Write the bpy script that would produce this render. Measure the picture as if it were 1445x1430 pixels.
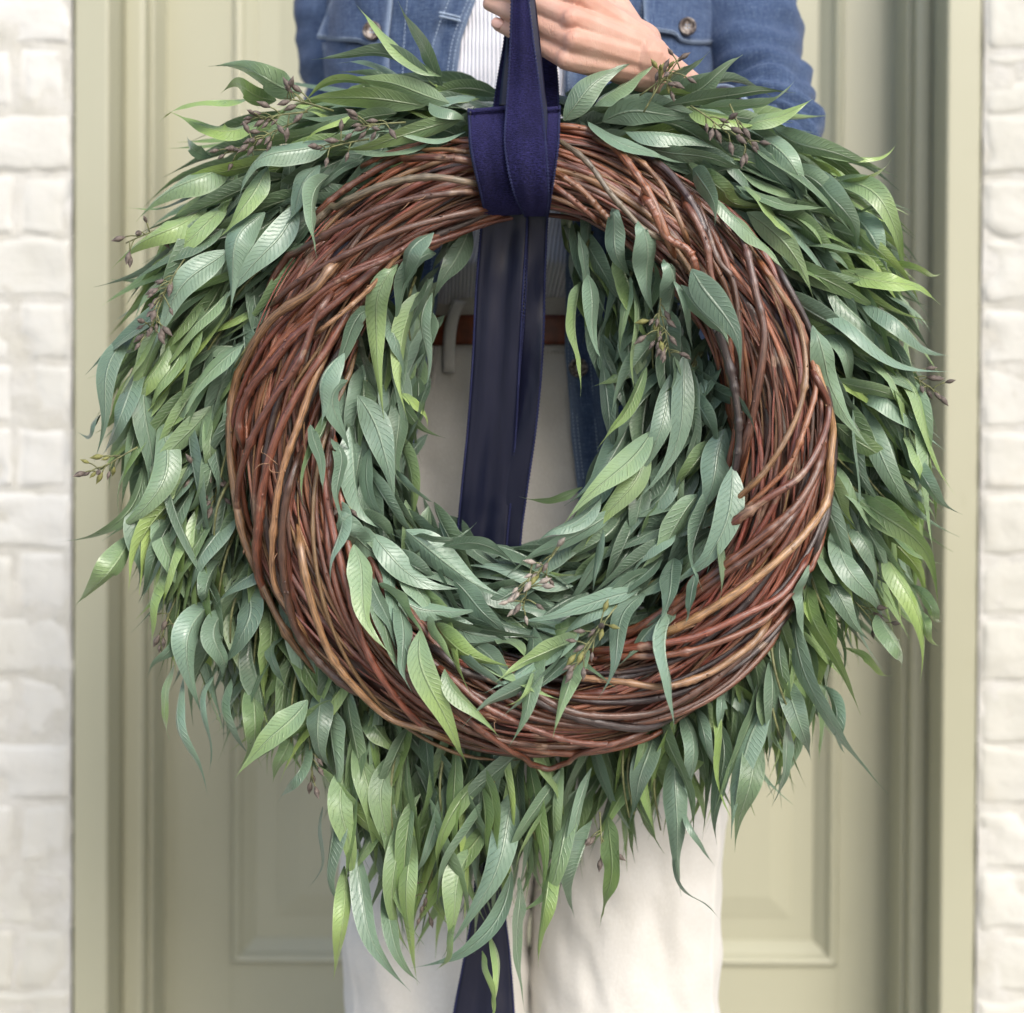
import bpy, math, random
import numpy as np
from mathutils import Vector, Matrix, noise as mnoise

random.seed(7); rng = np.random.default_rng(7)
SC = bpy.context.scene
for o in list(bpy.data.objects): bpy.data.objects.remove(o)
COL = SC.collection

# ------------------------------------------------------------------ camera
FPX = 2069.0; CX, CY = 722.5, 715.0
cam_d = bpy.data.cameras.new('camera'); cam = bpy.data.objects.new('camera', cam_d); COL.objects.link(cam)
CAM = Vector((0.0, -1.2, 0.85))
ROT = Matrix.Rotation(math.radians(90 - 0.66), 4, 'X') @ Matrix.Rotation(math.radians(0.28), 4, 'Z')
cam.matrix_world = Matrix.Translation(CAM) @ ROT
cam_d.sensor_width = 36; cam_d.sensor_fit = 'HORIZONTAL'; cam_d.lens = 36 * FPX / 1445
cam_d.clip_start = 0.05; cam_d.clip_end = 300
cam_d.dof.use_dof = True; cam_d.dof.focus_distance = 1.175; cam_d.dof.aperture_fstop = 3.2
SC.camera = cam
# ------------------------------------------------------------------ light
SUN_EL, SUN_AZ = 38.0, 27.0        # azimuth: degrees to the right of straight behind the camera
W = bpy.data.worlds.new('World'); SC.world = W; W.use_nodes = True
wn = W.node_tree.nodes; wl = W.node_tree.links
bg = wn['Background']; sky = wn.new('ShaderNodeTexSky'); sky.sky_type = 'NISHITA'; sky.sun_disc = False
sky.sun_elevation = math.radians(SUN_EL)
SD = Vector((math.sin(math.radians(SUN_AZ)) * math.cos(math.radians(SUN_EL)),
             -math.cos(math.radians(SUN_AZ)) * math.cos(math.radians(SUN_EL)), math.sin(math.radians(SUN_EL))))
sky.sun_rotation = math.atan2(SD.x, SD.y)
sky.air_density = 1.0; sky.dust_density = 2.8; sky.ozone_density = 0.6; sky.altitude = 50
wl.new(sky.outputs[0], bg.inputs[0]); bg.inputs[1].default_value = 0.15
sd = bpy.data.lights.new('sun', 'SUN'); sd.energy = 1.45; sd.angle = math.radians(32); sd.color = (1.0, 0.985, 0.965)
so = bpy.data.objects.new('sun', sd); COL.objects.link(so); so.rotation_euler = SD.to_track_quat('Z', 'Y').to_euler()
VS = SC.view_settings; VS.view_transform = 'Standard'; VS.look = 'None'; VS.gamma = 1; VS.use_curve_mapping = False
VS.exposure = 0.61
SC.render.engine = 'CYCLES'; SC.cycles.use_denoising = True; SC.cycles.max_bounces = 8; SC.cycles.sample_clamp_indirect = 8

# ------------------------------------------------------------------ helpers
R3 = ROT.to_3x3()
Rn = np.array(R3)
def P(px, py, y=0.0):
    """point of the world plane y=const seen at photo pixel (px,py)"""
    d = R3 @ Vector(((px - CX) / FPX, -(py - CY) / FPX, -1.0))
    t = (y - CAM.y) / d.y
    return CAM + d * t
def PX(v):   # inverse: world -> photo px
    q = R3.transposed() @ (Vector(v) - CAM)
    return CX + FPX * q.x / -q.z, CY - FPX * q.y / -q.z
def empty(name, loc, label, cat, group=None):
    o = bpy.data.objects.new(name, None); o.location = loc; o.empty_display_size = .05; COL.objects.link(o)
    o['label'] = label; o['category'] = cat
    if group: o['group'] = group
    return o
def link(name, me, parent=None, kind=None, label=None):
    o = bpy.data.objects.new(name, me); COL.objects.link(o)
    if parent is not None:
        o.parent = parent
        o.matrix_parent_inverse = Matrix.Translation(-WL(parent))
    if kind: o['kind'] = kind
    if label: o['label'] = label
    return o
def WL(o):
    v = Vector(o.location)
    return v if o.type == 'EMPTY' else Vector((0, 0, 0))
def mesh(name, V, F, mat=None, uv=None, col=None, smooth=True):
    me = bpy.data.meshes.new(name); V = np.asarray(V, dtype=float)
    me.from_pydata(V.tolist(), [], F)
    n = len(me.loops); li = np.zeros(n, dtype=np.int32); me.loops.foreach_get('vertex_index', li)
    if uv is not None:
        u = me.uv_layers.new(name='UVMap'); u.data.foreach_set('uv', np.asarray(uv, dtype=np.float32)[li].ravel())
    if col is not None:
        c = np.asarray(col, dtype=np.float32)
        if c.ndim == 1: c = np.tile(c, (len(V), 1))
        c = np.concatenate([c, np.ones((len(c), 1), np.float32)], 1)
        a = me.attributes.new('tint', 'FLOAT_COLOR', 'POINT'); a.data.foreach_set('color', c.ravel())
    if mat: me.materials.append(mat)
    if smooth: me.polygons.foreach_set('use_smooth', [True] * len(me.polygons))
    me.update(); return me
def cat(parts):   # join (V,F,UV,COL)
    V = []; F = []; U = []; C = []; n = 0
    for v, f, u, c in parts:
        V.append(v); F += [tuple(i + n for i in q) for q in f]; U.append(u); C.append(c); n += len(v)
    return np.concatenate(V), F, np.concatenate(U), np.concatenate(C)
def gridf(nu, nv, wrap=False):
    F = []
    for i in range(nu - 1):
        for j in range(nv if wrap else nv - 1):
            k = (j + 1) % nv
            F.append((i * nv + j, (i + 1) * nv + j, (i + 1) * nv + k, i * nv + k))
    return F
def catmull(pts, n):
    p = np.asarray(pts, float)
    if len(p) == 2: t = np.linspace(0, 1, n)[:, None]; return p[0] * (1 - t) + p[1] * t
    seg = np.linalg.norm(np.diff(p, axis=0), axis=1) ** .5 + 1e-9
    T = np.concatenate([[0], np.cumsum(seg)])
    m = np.zeros_like(p)
    m[1:-1] = ((p[1:-1] - p[:-2]) / seg[:-1, None] * seg[1:, None] + (p[2:] - p[1:-1]) / seg[1:, None] * seg[:-1, None]) / (seg[:-1] + seg[1:])[:, None]
    m[0] = 1.5 * (p[1] - p[0]) / seg[0] - .5 * m[1]; m[-1] = 1.5 * (p[-1] - p[-2]) / seg[-1] - .5 * m[-2]
    x = np.linspace(0, T[-1], n); k = np.clip(np.searchsorted(T, x, side='right') - 1, 0, len(seg) - 1)
    h = seg[k][:, None]; s = ((x - T[k]) / seg[k])[:, None]
    return (2*s**3-3*s**2+1)*p[k] + (s**3-2*s**2+s)*h*m[k] + (-2*s**3+3*s**2)*p[k+1] + (s**3-s**2)*h*m[k+1]
def nrm(a): return a / (np.linalg.norm(a, axis=-1, keepdims=True) + 1e-12)
def tube(pts, rad, sides=8, uoff=0., col=(1, 1, 1), cap=True, flat=1.0):
    p = np.asarray(pts, float); n = len(p); rad = np.broadcast_to(rad, (n,)).astype(float)
    T = nrm(np.gradient(p, axis=0)); ref = np.array([0, -1., 0.])
    A = np.cross(T, ref); bad = np.linalg.norm(A, axis=1) < .05; A[bad] = np.cross(T[bad], [1., 0, 0]); A = nrm(A); B = np.cross(A, T)
    a = np.linspace(0, 2 * np.pi, sides, endpoint=False)
    V = p[:, None] + rad[:, None, None] * (np.cos(a)[None, :, None] * A[:, None] + flat * np.sin(a)[None, :, None] * B[:, None])
    L = np.concatenate([[0], np.cumsum(np.linalg.norm(np.diff(p, axis=0), axis=1))]) + uoff
    U = np.stack([np.repeat(L[:, None], sides, 1), np.tile(np.minimum(a, 2*np.pi - a) / np.pi, (n, 1))], -1)
    F = gridf(n, sides, True)
    if cap: F += [tuple(range(sides)), tuple((n - 1) * sides + i for i in reversed(range(sides)))]
    C = np.tile(np.asarray(col, float), (n * sides, 1)) if np.ndim(col) == 1 else np.repeat(np.asarray(col), sides, 0)
    return V.reshape(-1, 3), F, U.reshape(-1, 2), C
def boxg(x0, x1, y0, y1, z0, z1):
    V = np.array([[x, y, z] for x in (x0, x1) for y in (y0, y1) for z in (z0, z1)])
    F = [(0, 1, 3, 2), (4, 6, 7, 5), (0, 4, 5, 1), (2, 3, 7, 6), (0, 2, 6, 4), (1, 5, 7, 3)]
    return V, F
def box(name, x0, x1, y0, y1, z0, z1, mat, parent=None, bev=.0015, kind=None):
    V, F = boxg(x0, x1, y0, y1, z0, z1)
    o = link(name, mesh(name, V, F, mat, smooth=False), parent, kind)
    if bev:
        m = o.modifiers.new('bevel', 'BEVEL'); m.width = bev; m.segments = 2
    return o
def fbm(x, y, z, oct=3):
    return mnoise.fractal(Vector((x, y, z)), 0.8, 2.0, oct)

# ------------------------------------------------------------------ materials
class M:
    def __init__(s, name):
        s.m = bpy.data.materials.new(name); s.m.use_nodes = True; s.t = s.m.node_tree
        s.b = s.t.nodes['Principled BSDF']; s.out = s.t.nodes['Material Output']
    def n(s, typ, **kw):
        nd = s.t.nodes.new('ShaderNode' + typ)
        for k, v in kw.items():
            if k == 'inp':
                for a, b in v.items():
                    if hasattr(b, 'is_linked') or hasattr(b, 'links'): s.t.links.new(b, nd.inputs[a])
                    else: nd.inputs[a].default_value = b
            else: setattr(nd, k, v)
        return nd
    def math(s, op, a, b=None, c=None, clamp=False):
        nd = s.n('Math', operation=op, use_clamp=clamp)
        for i, v in enumerate((a, b, c)):
            if v is None: continue
            if hasattr(v, 'links'): s.t.links.new(v, nd.inputs[i])
            else: nd.inputs[i].default_value = v
        return nd.outputs[0]
    def mix(s, f, a, b, blend='MIX'):
        nd = s.n('Mix', data_type='RGBA', blend_type=blend)
        for i, v in ((0, f), (6, a), (7, b)):
            if hasattr(v, 'links'): s.t.links.new(v, nd.inputs[i])
            elif i == 0: nd.inputs[0].default_value = v
            else: nd.inputs[i].default_value = (*v[:3], 1)
        return nd.outputs[2]
    def noise(s, scale, vec=None, detail=4, rough=.55, dist=0.):
        nd = s.n('TexNoise'); nd.inputs['Scale'].default_value = scale; nd.inputs['Detail'].default_value = detail
        nd.inputs['Roughness'].default_value = rough; nd.inputs['Distortion'].default_value = dist
        if vec is not None: s.t.links.new(vec, nd.inputs['Vector'])
        return nd.outputs['Fac']
    def ramp(s, f, p0, p1, c0=0., c1=1.):
        nd = s.n('MapRange', interpolation_type='SMOOTHSTEP')
        s.t.links.new(f, nd.inputs[0])
        for i, v in enumerate((p0, p1, c0, c1)): nd.inputs[i + 1].default_value = v
        return nd.outputs[0]
    def mapping(s, vec, sc, rot=(0, 0, 0)):
        nd = s.n('Mapping'); s.t.links.new(vec, nd.inputs[0]); nd.inputs['Scale'].default_value = sc; nd.inputs['Rotation'].default_value = rot
        return nd.outputs[0]
    def obj(s): return s.n('TexCoord').outputs['Object']
    def uv(s): return s.n('UVMap').outputs[0]
    def bump(s, h, strength, dist=.002):
        nd = s.n('Bump'); nd.inputs['Strength'].default_value = strength; nd.inputs['Distance'].default_value = dist
        s.t.links.new(h, nd.inputs['Height']); s.t.links.new(nd.outputs[0], s.b.inputs['Normal']); return nd.outputs[0]
    def set(s, **kw):
        names = dict(col='Base Color', rough='Roughness', spec='Specular IOR Level', sheen='Sheen Weight', sheenr='Sheen Roughness', sss='Subsurface Weight', metal='Metallic', coat='Coat Weight', aniso='Anisotropic')
        for k, v in kw.items():
            i = s.b.inputs[names[k]]
            if hasattr(v, 'links'): s.t.links.new(v, i)
            elif k == 'col': i.default_value = (*v, 1)
            else: i.default_value = v
        return s

def mat_paint_brick():
    m = M('white_masonry_paint'); o = m.obj()
    n1 = m.noise(3, o, 5); n2 = m.noise(60, o, 6, .65); n3 = m.noise(16, o, 5, .6)
    c = m.mix(m.ramp(n1, .35, .65), (.545, .54, .485), (.62, .62, .59))
    c = m.mix(m.math('MULTIPLY', m.ramp(n3, .60, .78), .30), c, (.55, .49, .39))
    m.set(col=c, rough=.62, spec=.3)
    m.bump(m.math('ADD', m.math('MULTIPLY', n2, .5), n3), .65, .005); return m.m
def mat_mortar():
    m = M('painted_mortar'); o = m.obj()
    n1 = m.noise(20, o, 5); n2 = m.noise(120, o, 5, .7)
    c = m.mix(m.ramp(n1, .3, .7), (.52, .51, .455), (.60, .595, .56))
    m.set(col=c, rough=.8, spec=.2); m.bump(n2, .7, .004); return m.m
def mat_green_paint():
    m = M('sage_gloss_paint'); o = m.obj()
    v = m.mapping(o, (90, 90, 1.2)); n1 = m.noise(1, v, 4); n2 = m.noise(1.6, o, 4); n3 = m.noise(38, m.mapping(o, (1, 1, .4)), 5, .6)
    c = m.mix(m.ramp(n2, .3, .7), (.375, .372, .265), (.415, .412, .305))
    c = m.mix(m.math('MULTIPLY', m.ramp(n3, .62, .8), .15), c, (.24, .22, .13))
    m.set(col=c, rough=.30, spec=.5); m.bump(m.math('ADD', n1, m.math('MULTIPLY', n3, .6)), .12, .0015); return m.m
def mat_leaf():
    m = M('eucalyptus_leaf'); uv = m.n('SeparateXYZ', inp={0: m.uv()})
    U, Vv = uv.outputs[0], uv.outputs[1]
    av = m.math('ABSOLUTE', m.math('MULTIPLY_ADD', Vv, 2., -1.))
    at = m.n('Attribute', attribute_name='tint'); sp = m.n('SeparateColor'); m.t.links.new(at.outputs['Color'], sp.inputs[0])
    tone, lime, rnd = sp.outputs
    o = m.obj(); n1 = m.noise(45, o, 4, .6); n2 = m.noise(260, o, 3, .6)
    c = m.mix(m.math('POWER', tone, 1.5), (.007, .027, .014), (.20, .315, .245))
    c = m.mix(m.math('MULTIPLY', m.ramp(n1, .35, .75), .35), c, (.10, .20, .115))
    lf = m.math('MULTIPLY', m.math('MULTIPLY', lime, 1.5), m.ramp(m.math('ADD', U, m.math('MULTIPLY', m.math('SUBTRACT', n1, .5), .5)), .0, .85, .35, 1.), clamp=True)
    limec = m.mix(tone, (.13, .235, .010), (.40, .55, .08))
    c = m.mix(lf, c, limec)
    # waxy pale bloom
    c = m.mix(m.math('MULTIPLY', m.ramp(m.noise(22, o, 3), .5, .75), m.math('MULTIPLY', tone, .22)), c, (.40, .50, .43))
    mid = m.ramp(av, .03, .11, 1., 0.)
    ph = m.math('ADD', m.math('MULTIPLY', U, m.math('MULTIPLY_ADD', rnd, 16., 15.)), m.math('MULTIPLY', av, -2.3))
    ph = m.math('ADD', ph, m.math('ADD', m.math('MULTIPLY', rnd, 7.), m.math('MULTIPLY', n1, 2.2))); fr = m.math('PINGPONG', ph, .5)
    side = m.math('MULTIPLY', m.ramp(fr, .05, .16, 1., 0.), m.ramp(av, .92, .8, 0., 1.))
    edge = m.ramp(av, .88, .99)
    vein = m.math('MAXIMUM', m.math('MULTIPLY', mid, .75), m.math('MAXIMUM', m.math('MULTIPLY', side, m.math('MULTIPLY_ADD', m.math('FRACT', m.math('MULTIPLY', rnd, 13.)), .22, .0)), m.math('MULTIPLY', edge, .38)), clamp=True)
    c = m.mix(m.math('MULTIPLY', vein, .75), c, m.mix(lime, (.40, .50, .38), (.45, .55, .18)))
    # paler underside
    geo = m.n('NewGeometry'); c = m.mix(m.math('MULTIPLY', geo.outputs['Backfacing'], .35), c, (.24, .34, .24))
    # brown scorched tips
    m.set(col=c, rough=m.math('MULTIPLY_ADD', n1, .30, .17), spec=.7)
    h = m.math('ADD', m.math('MULTIPLY', side, -.35), m.math('MULTIPLY', mid, -1.2)); h = m.math('ADD', h, m.math('MULTIPLY', n2, .35))
    nb = m.bump(h, .75, .0012)
    tr = m.n('BsdfTranslucent'); m.t.links.new(m.mix(.35, c, (.35, .5, .08)), tr.inputs[0])
    ms = m.n('MixShader'); ms.inputs[0].default_value = .07
    m.t.links.new(m.b.outputs[0], ms.inputs[1]); m.t.links.new(tr.outputs[0], ms.inputs[2]); m.t.links.new(ms.outputs[0], m.out.inputs[0])
    return m.m
def mat_twig(name='willow_bark', gl=.27, strip=False):
    m = M(name); at = m.n('Attribute', attribute_name='tint').outputs['Color']
    uv = m.uv(); o = m.obj()
    st = m.mapping(uv, (60, 9, 1)); n1 = m.noise(1, st, 5, .65)
    fl = m.noise(1, m.mapping(uv, (95, 2.2, 1)), 4, .6); pat = m.noise(26, o, 4, .6)
    c = m.mix(m.ramp(n1, .3, .7), m.mix(1., at, (.32, .28, .28), 'MULTIPLY'), m.mix(1., at, (1.6, 1.5, 1.4), 'MULTIPLY'))
    c = m.mix(m.math('MULTIPLY', m.ramp(pat, .60, .68), m.ramp(n1, .35, .6, .3, .85)), c, (.33, .215, .14))
    len_ = m.noise(1, m.mapping(uv, (420, 14, 1)), 2, .5); c = m.mix(m.math('MULTIPLY', m.ramp(len_, .70, .74), .8), c, (.45, .33, .23))
    c = m.mix(m.math('MULTIPLY', m.ramp(fl, .66, .72), .7), c, (.025, .015, .013))
    m.set(col=c, rough=m.math('MULTIPLY_ADD', n1, .3, gl - .10), spec=.7, coat=.45)
    m.b.inputs['Coat Roughness'].default_value = .22
    m.bump(m.math('ADD', n1, m.math('MULTIPLY', pat, .6)), .6, .0016); return m.m
def simple(name, col, rough=.5, spec=.4, nscale=40, var=.25, bump=.3, bdist=.001, **kw):
    m = M(name); o = m.obj(); n = m.noise(nscale, o, 5, .6)
    c = m.mix(m.ramp(n, .3, .7), tuple(x * (1 - var) for x in col), tuple(min(1, x * (1 + var)) for x in col))
    m.set(col=c, rough=rough, spec=spec, **kw)
    if bump: m.bump(n, bump, bdist)
    return m.m
def mat_denim():
    m = M('blue_denim'); o = m.obj(); uv = m.uv()
    n1 = m.noise(9, o, 5, .6); warp = m.noise(1, m.mapping(uv, (900, 60, 1)), 3, .6); weft = m.noise(1, m.mapping(uv, (80, 1100, 1)), 3, .6)
    slub = m.noise(1, m.mapping(uv, (420, 500, 1)), 4, .75)
    at = m.n('Attribute', attribute_name='tint').outputs['Color']; sp = m.n('SeparateColor'); m.t.links.new(at, sp.inputs[0])
    c = m.mix(m.ramp(n1, .3, .72), (.060, .105, .205), (.120, .185, .320))
    c = m.mix(m.math('MULTIPLY', m.ramp(m.noise(34, o, 5, .7), .50, .72), .35), c, (.24, .33, .47))
    c = m.mix(m.math('MULTIPLY', m.ramp(slub, .42, .8), .85), c, (.34, .43, .56))
    c = m.mix(m.math('MULTIPLY', m.ramp(m.math('ADD', warp, weft), .75, 1.25), .5), (.035, .06, .13), c)
    c = m.mix(m.math('MULTIPLY', sp.outputs[0], .62), c, (.36, .45, .58))      # worn seams
    m.set(col=c, rough=.85, spec=.15, sheen=.12)
    m.bump(m.math('ADD', m.math('ADD', warp, weft), m.math('MULTIPLY', slub, 2)), .55, .0009); return m.m
def mat_rib():
    m = M('white_rib_knit'); uv = m.n('SeparateXYZ', inp={0: m.uv()})
    w = m.math('PINGPONG', m.math('MULTIPLY', uv.outputs[0], 1 / .0030), .5)
    w2 = m.math('PINGPONG', m.math('MULTIPLY', uv.outputs[1], 1 / .0018), .5); n = m.noise(14, m.obj(), 3)
    c = m.mix(m.ramp(w, .05, .32), (.60, .61, .68), (.82, .82, .86)); m.set(col=c, rough=.8, spec=.2, sheen=.15)
    m.bump(m.math('ADD', m.ramp(w, 0, .5), m.math('MULTIPLY', w2, .12)), .7, .0013); return m.m
def mat_trouser():
    m = M('cream_cotton_twill'); o = m.obj(); uv = m.uv(); n = m.noise(8, o, 4)
    t = m.noise(1, m.mapping(uv, (700, 250, 1)), 4, .7); h = m.noise(30, o, 4, .6)
    at = m.n('Attribute', attribute_name='tint').outputs['Color']; sp = m.n('SeparateColor'); m.t.links.new(at, sp.inputs[0])
    c = m.mix(m.ramp(n, .3, .7), (.585, .565, .515), (.655, .64, .60)); c = m.mix(m.math('MULTIPLY', m.ramp(t, .4, .7), .35), c, (.74, .73, .70))
    c = m.mix(m.math('MULTIPLY', sp.outputs[0], .4), c, (.83, .80, .73))
    m.set(col=c, rough=.85, spec=.15, sheen=.1); m.bump(m.math('ADD', t, h), .5, .001); return m.m
def mat_velvet(name, c0, c1, rough=.75, sheen=1.0):
    m = M(name); uv = m.uv(); a = m.noise(1, m.mapping(uv, (330, 900, 1)), 3, .75); b = m.noise(45, m.obj(), 4, .65)
    f = m.math('MULTIPLY', m.ramp(a, .35, .72), m.ramp(b, .25, .65, .35, 1.)); c = m.mix(f, c0, c1)
    m.set(col=c, rough=rough, spec=.15, sheen=sheen, sheenr=.35); m.b.inputs['Sheen Tint'].default_value = (.22, .20, .62, 1)
    m.bump(a, 1., .0018); return m.m
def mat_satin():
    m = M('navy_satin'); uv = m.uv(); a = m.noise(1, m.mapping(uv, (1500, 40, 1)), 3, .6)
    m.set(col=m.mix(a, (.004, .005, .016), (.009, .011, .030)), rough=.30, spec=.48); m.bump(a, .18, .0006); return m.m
def mat_skin():
    m = M('skin'); o = m.obj(); n = m.noise(35, o, 4); f = m.noise(900, o, 3, .6); k = m.noise(14, o, 3)
    c = m.mix(m.ramp(n, .3, .7), (.53, .31, .235), (.60, .385, .305)); c = m.mix(m.math('MULTIPLY', m.ramp(k, .5, .72), .45), c, (.57, .25, .18))
    m.set(col=c, rough=.47, spec=.4, sss=.12); m.b.inputs['Subsurface Radius'].default_value = (.012, .004, .002); m.b.inputs['Subsurface Scale'].default_value = .5
    fold = m.noise(1, m.mapping(o, (260, 260, 40)), 3, .6); m.bump(m.math('ADD', m.math('MULTIPLY', m.ramp(fold, .55, .7), -.8), m.math('ADD', f, m.math('MULTIPLY', n, .5))), .38, .0008); return m.m
def mat_button():
    m = M('horn_button'); o = m.obj(); n = m.noise(170, o, 4, .6, 1.)
    m.set(col=m.mix(m.ramp(n, .42, .62), (.05, .035, .03), (.33, .28, .24)), rough=.28, spec=.5); m.bump(n, .15, .001); return m.m

MB = mat_paint_brick(); MM = mat_mortar(); MG = mat_green_paint(); ML = mat_leaf(); MT = mat_twig()
MDEN = mat_denim(); MRIB = mat_rib(); MTR = mat_trouser(); MSK = mat_skin(); MBT = mat_button(); MSAT = mat_satin()
MVEL = mat_velvet('navy_velvet', (.005, .005, .022), (.030, .028, .122), .8, .30); MTRIM = mat_velvet('velvet_edge_cord', (.016, .018, .06), (.09, .11, .27), .7, .1)
MBELT = simple('brown_leather', (.17, .045, .018), .42, .5, 60, .35, .3); MTHR = simple('pale_thread', (.34, .42, .54), .8, .1, 200, .2, .2)
MTHW = simple('cream_thread', (.62, .58, .5), .8, .1, 200, .1, .2); MPOD = simple('dusty_seed_pod', (.145, .118, .102), .6, .3, 220, .45, .5)
MPODP = simple('pale_seed_pod', (.33, .29, .25), .6, .3, 220, .3, .5); MPODG = simple('olive_seed_pod', (.20, .20, .07), .55, .3, 220, .35, .4); MSTEM = simple('green_brown_stem', (.16, .17, .075), .5, .4, 150, .4, .4)
MNAIL = simple('fingernail', (.72, .44, .37), .22, .5, 50, .05, .05); MGR = simple('pavement_stone', (.34, .32, .29), .85, .2, 6, .2, .6, .004)
MFIB = simple('dry_fibre', (.34, .20, .12), .7, .3, 200, .3, .3); MSTEP = simple('stone_step', (.45, .43, .39), .8, .2, 20, .15, .6, .003)

# ------------------------------------------------------------------ setting
me = mesh('pavement', [(-30, -60, 0), (30, -60, 0), (30, 1.2, 0), (-30, 1.2, 0)], [(0, 1, 2, 3)], MGR, smooth=False)
g = link('pavement', me, kind='structure')
YW = .545
XL = P(103, 715, YW + .004).x; XR = P(1381, 715, YW + .004).x       # outer edges of the door casing
def brick(parent, x0, x1, z0, z1, seed, mat=MB):
    nx = max(5, int((x1 - x0) / .008)); nz = 13; V = []; U = []
    for i in range(nx):
        for j in range(nz):
            u = i / (nx - 1); v = j / (nz - 1)
            # denser near edges
            u = .5 - .5 * math.cos(math.pi * u) if nx > 8 else u; v = .5 - .5 * math.cos(math.pi * v)
            x = x0 + (x1 - x0) * u; z = z0 + (z1 - z0) * v
            d = min(x - x0, x1 - x, z - z0, z1 - z); r = .0055
            e = max(0, 1 - d / r) ** 2 * .0056
            dx = fbm(x * 14 + seed, 3.1, z * 30) * .0032; dz = fbm(x * 18, 7.7 + seed, z * 14) * .0042
            y = YW + e * .8 + fbm(x * 130, seed, z * 130, 2) * .0005 + fbm(x * 9 + seed, 1.3, z * 12 + seed) * .0034 + fbm(x * 45, seed, z * 45, 3) * .0017
            # knocked corner
            c = mnoise.noise(Vector((x * 19 + seed * 3, 0, z * 19)))
            if c > .33: y += min(.006, (c - .33) * .03)
            V.append((x + dx, y, z + dz)); U.append((u, v))
    F = [(a, d, c, b) for a, b, c, d in gridf(nx, nz)]
    F = [f[::-1] for f in F]; n = len(V)
    loop = [i * nz for i in range(nx)] + [(nx - 1) * nz + j for j in range(1, nz)] + [i * nz + nz - 1 for i in range(nx - 2, -1, -1)] + [j for j in range(nz - 2, 0, -1)]
    for k in loop: V.append((V[k][0], YW + .05, V[k][2]))
    L = len(loop)
    for k in range(L): F.append((loop[k], loop[(k + 1) % L], n + (k + 1) % L, n + k))
    return link('brick', mesh('brick', V, F, mat), parent)
ZJ = P(50, 155, YW).z                # a bed joint seen at left
def wall(sign, xe, label, offs):
    w = empty('brick_wall', (xe, YW, 0), label, 'wall')
    xo = xe + sign * .72
    # mortar bed as relief sheet
    nx, nz = 110, 250; V = []
    for i in range(nx):
        for j in range(nz):
            x = xe + sign * .72 * i / (nx - 1); z = 1.66 * j / (nz - 1)
            V.append((x, YW + .0022 + fbm(x * 22, 5, z * 22) * .0028, z))
    F = gridf(nx, nz);
    if sign > 0: F = [f[::-1] for f in F]
    link('mortar_bed', mesh('mortar_bed', V, F, MM), w)
    x0, x1 = sorted((xe, xo)); box('wall_core', x0, x1, YW + .02, YW + .22, 0, 1.66, MM, w, 0)
    k0 = -int(ZJ / .075); k = k0
    while ZJ + .075 * k < 1.62:
        z0 = ZJ + .075 * k + .003; z1 = z0 + .069
        if z0 > .005:
            t = offs[k % 2]; a = 0.002
            while a < .70:
                w_ = t if a < .01 else .215
                b = min(a + w_, .72)
                xx = sorted((xe + sign * a, xe + sign * b)); brick(w, xx[0], xx[1], z0 + random.uniform(-.0015, .0015), z1 + random.uniform(-.0015, .0015), k * 3.7 + a * 11 + sign * 5)
                a = b + .006
        k += 1
    return w
wall(-1, XL - .001, 'white painted brick wall left of the green door', (.0625, .165))
wall(1, XR + .001, 'white painted brick wall right of the green door', (.075, .170))

# door frame
df = empty('door_frame', (0, .6, 0), 'sage green timber frame stepping in around the door', 'door frame')
ZT = 1.64
def xat(px, y): return P(px, 715, y).x
Y1 = YW + .004
for s, a, b, c, d in ((-1, 103, 152, 203, 0), (1, 1381, 1332, 1289, 0)):
    xa, xb = xat(a, Y1), xat(b, Y1)
    x0, x1 = sorted((xa, xb)); box('casing', x0, x1, Y1, .80, .0, ZT, MG, df, .003)
    # stepped stop moulding
    Y2 = .612; xs = xat(c, Y2)
    x0, x1 = sorted((xb + (-s) * .0, xs)); box('door_stop', x0, x1, Y2, .80, .0, ZT, MG, df, .005)
    # small bead
    xb2 = xs + (-s) * .006
    x0, x1 = sorted((xs, xb2)); box('bead', x0, x1, Y2 + .022, .80, .0, ZT, MG, df, .002)
box('threshold', xat(203, .612), xat(1289, .612), .50, .80, 0.0, .06, MSTEP, df, .004)
# door leaf
YD = .70
dr = empty('panelled_door', (0, YD, .06), 'sage green panelled front door behind the person', 'door')
dx0, dx1 = xat(190, YD), xat(1300, YD)
px_ = [xat(328, YD), xat(690, YD), xat(800, YD), xat(1186, YD)]
zb = P(700, 1361, YD).z; zl0 = P(700, 720, YD).z; zl1 = P(700, 560, YD).z; zt = 1.56
TH = .035
for n, a, b, c, d in (('stile', dx0, px_[0], .065, ZT), ('stile', px_[3], dx1, .065, ZT), ('stile', px_[1], px_[2], zb, zt)):
    box(n, a, b, YD, YD + TH, c, d, MG, dr, .0008)
box('rail', px_[0], px_[3], YD, YD + TH, .065, zb, MG, dr, .0008); box('rail', px_[0], px_[3], YD, YD + TH, zt, ZT, MG, dr, .0008)
for a, b in ((px_[0], px_[1]), (px_[2], px_[3])): box('rail', a, b, YD, YD + TH, zl0, zl1, MG, dr, .0008)
prof = [(0, 0), (.001, -.0045), (.005, -.0075), (.010, -.006), (.013, -.001), (.0135, .002), (.0205, .0085), (.0275, .0155), (.028, .0170), (.058, .0165), (.0585, .0155), (.083, .0120), (.085, .0115)]
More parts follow.
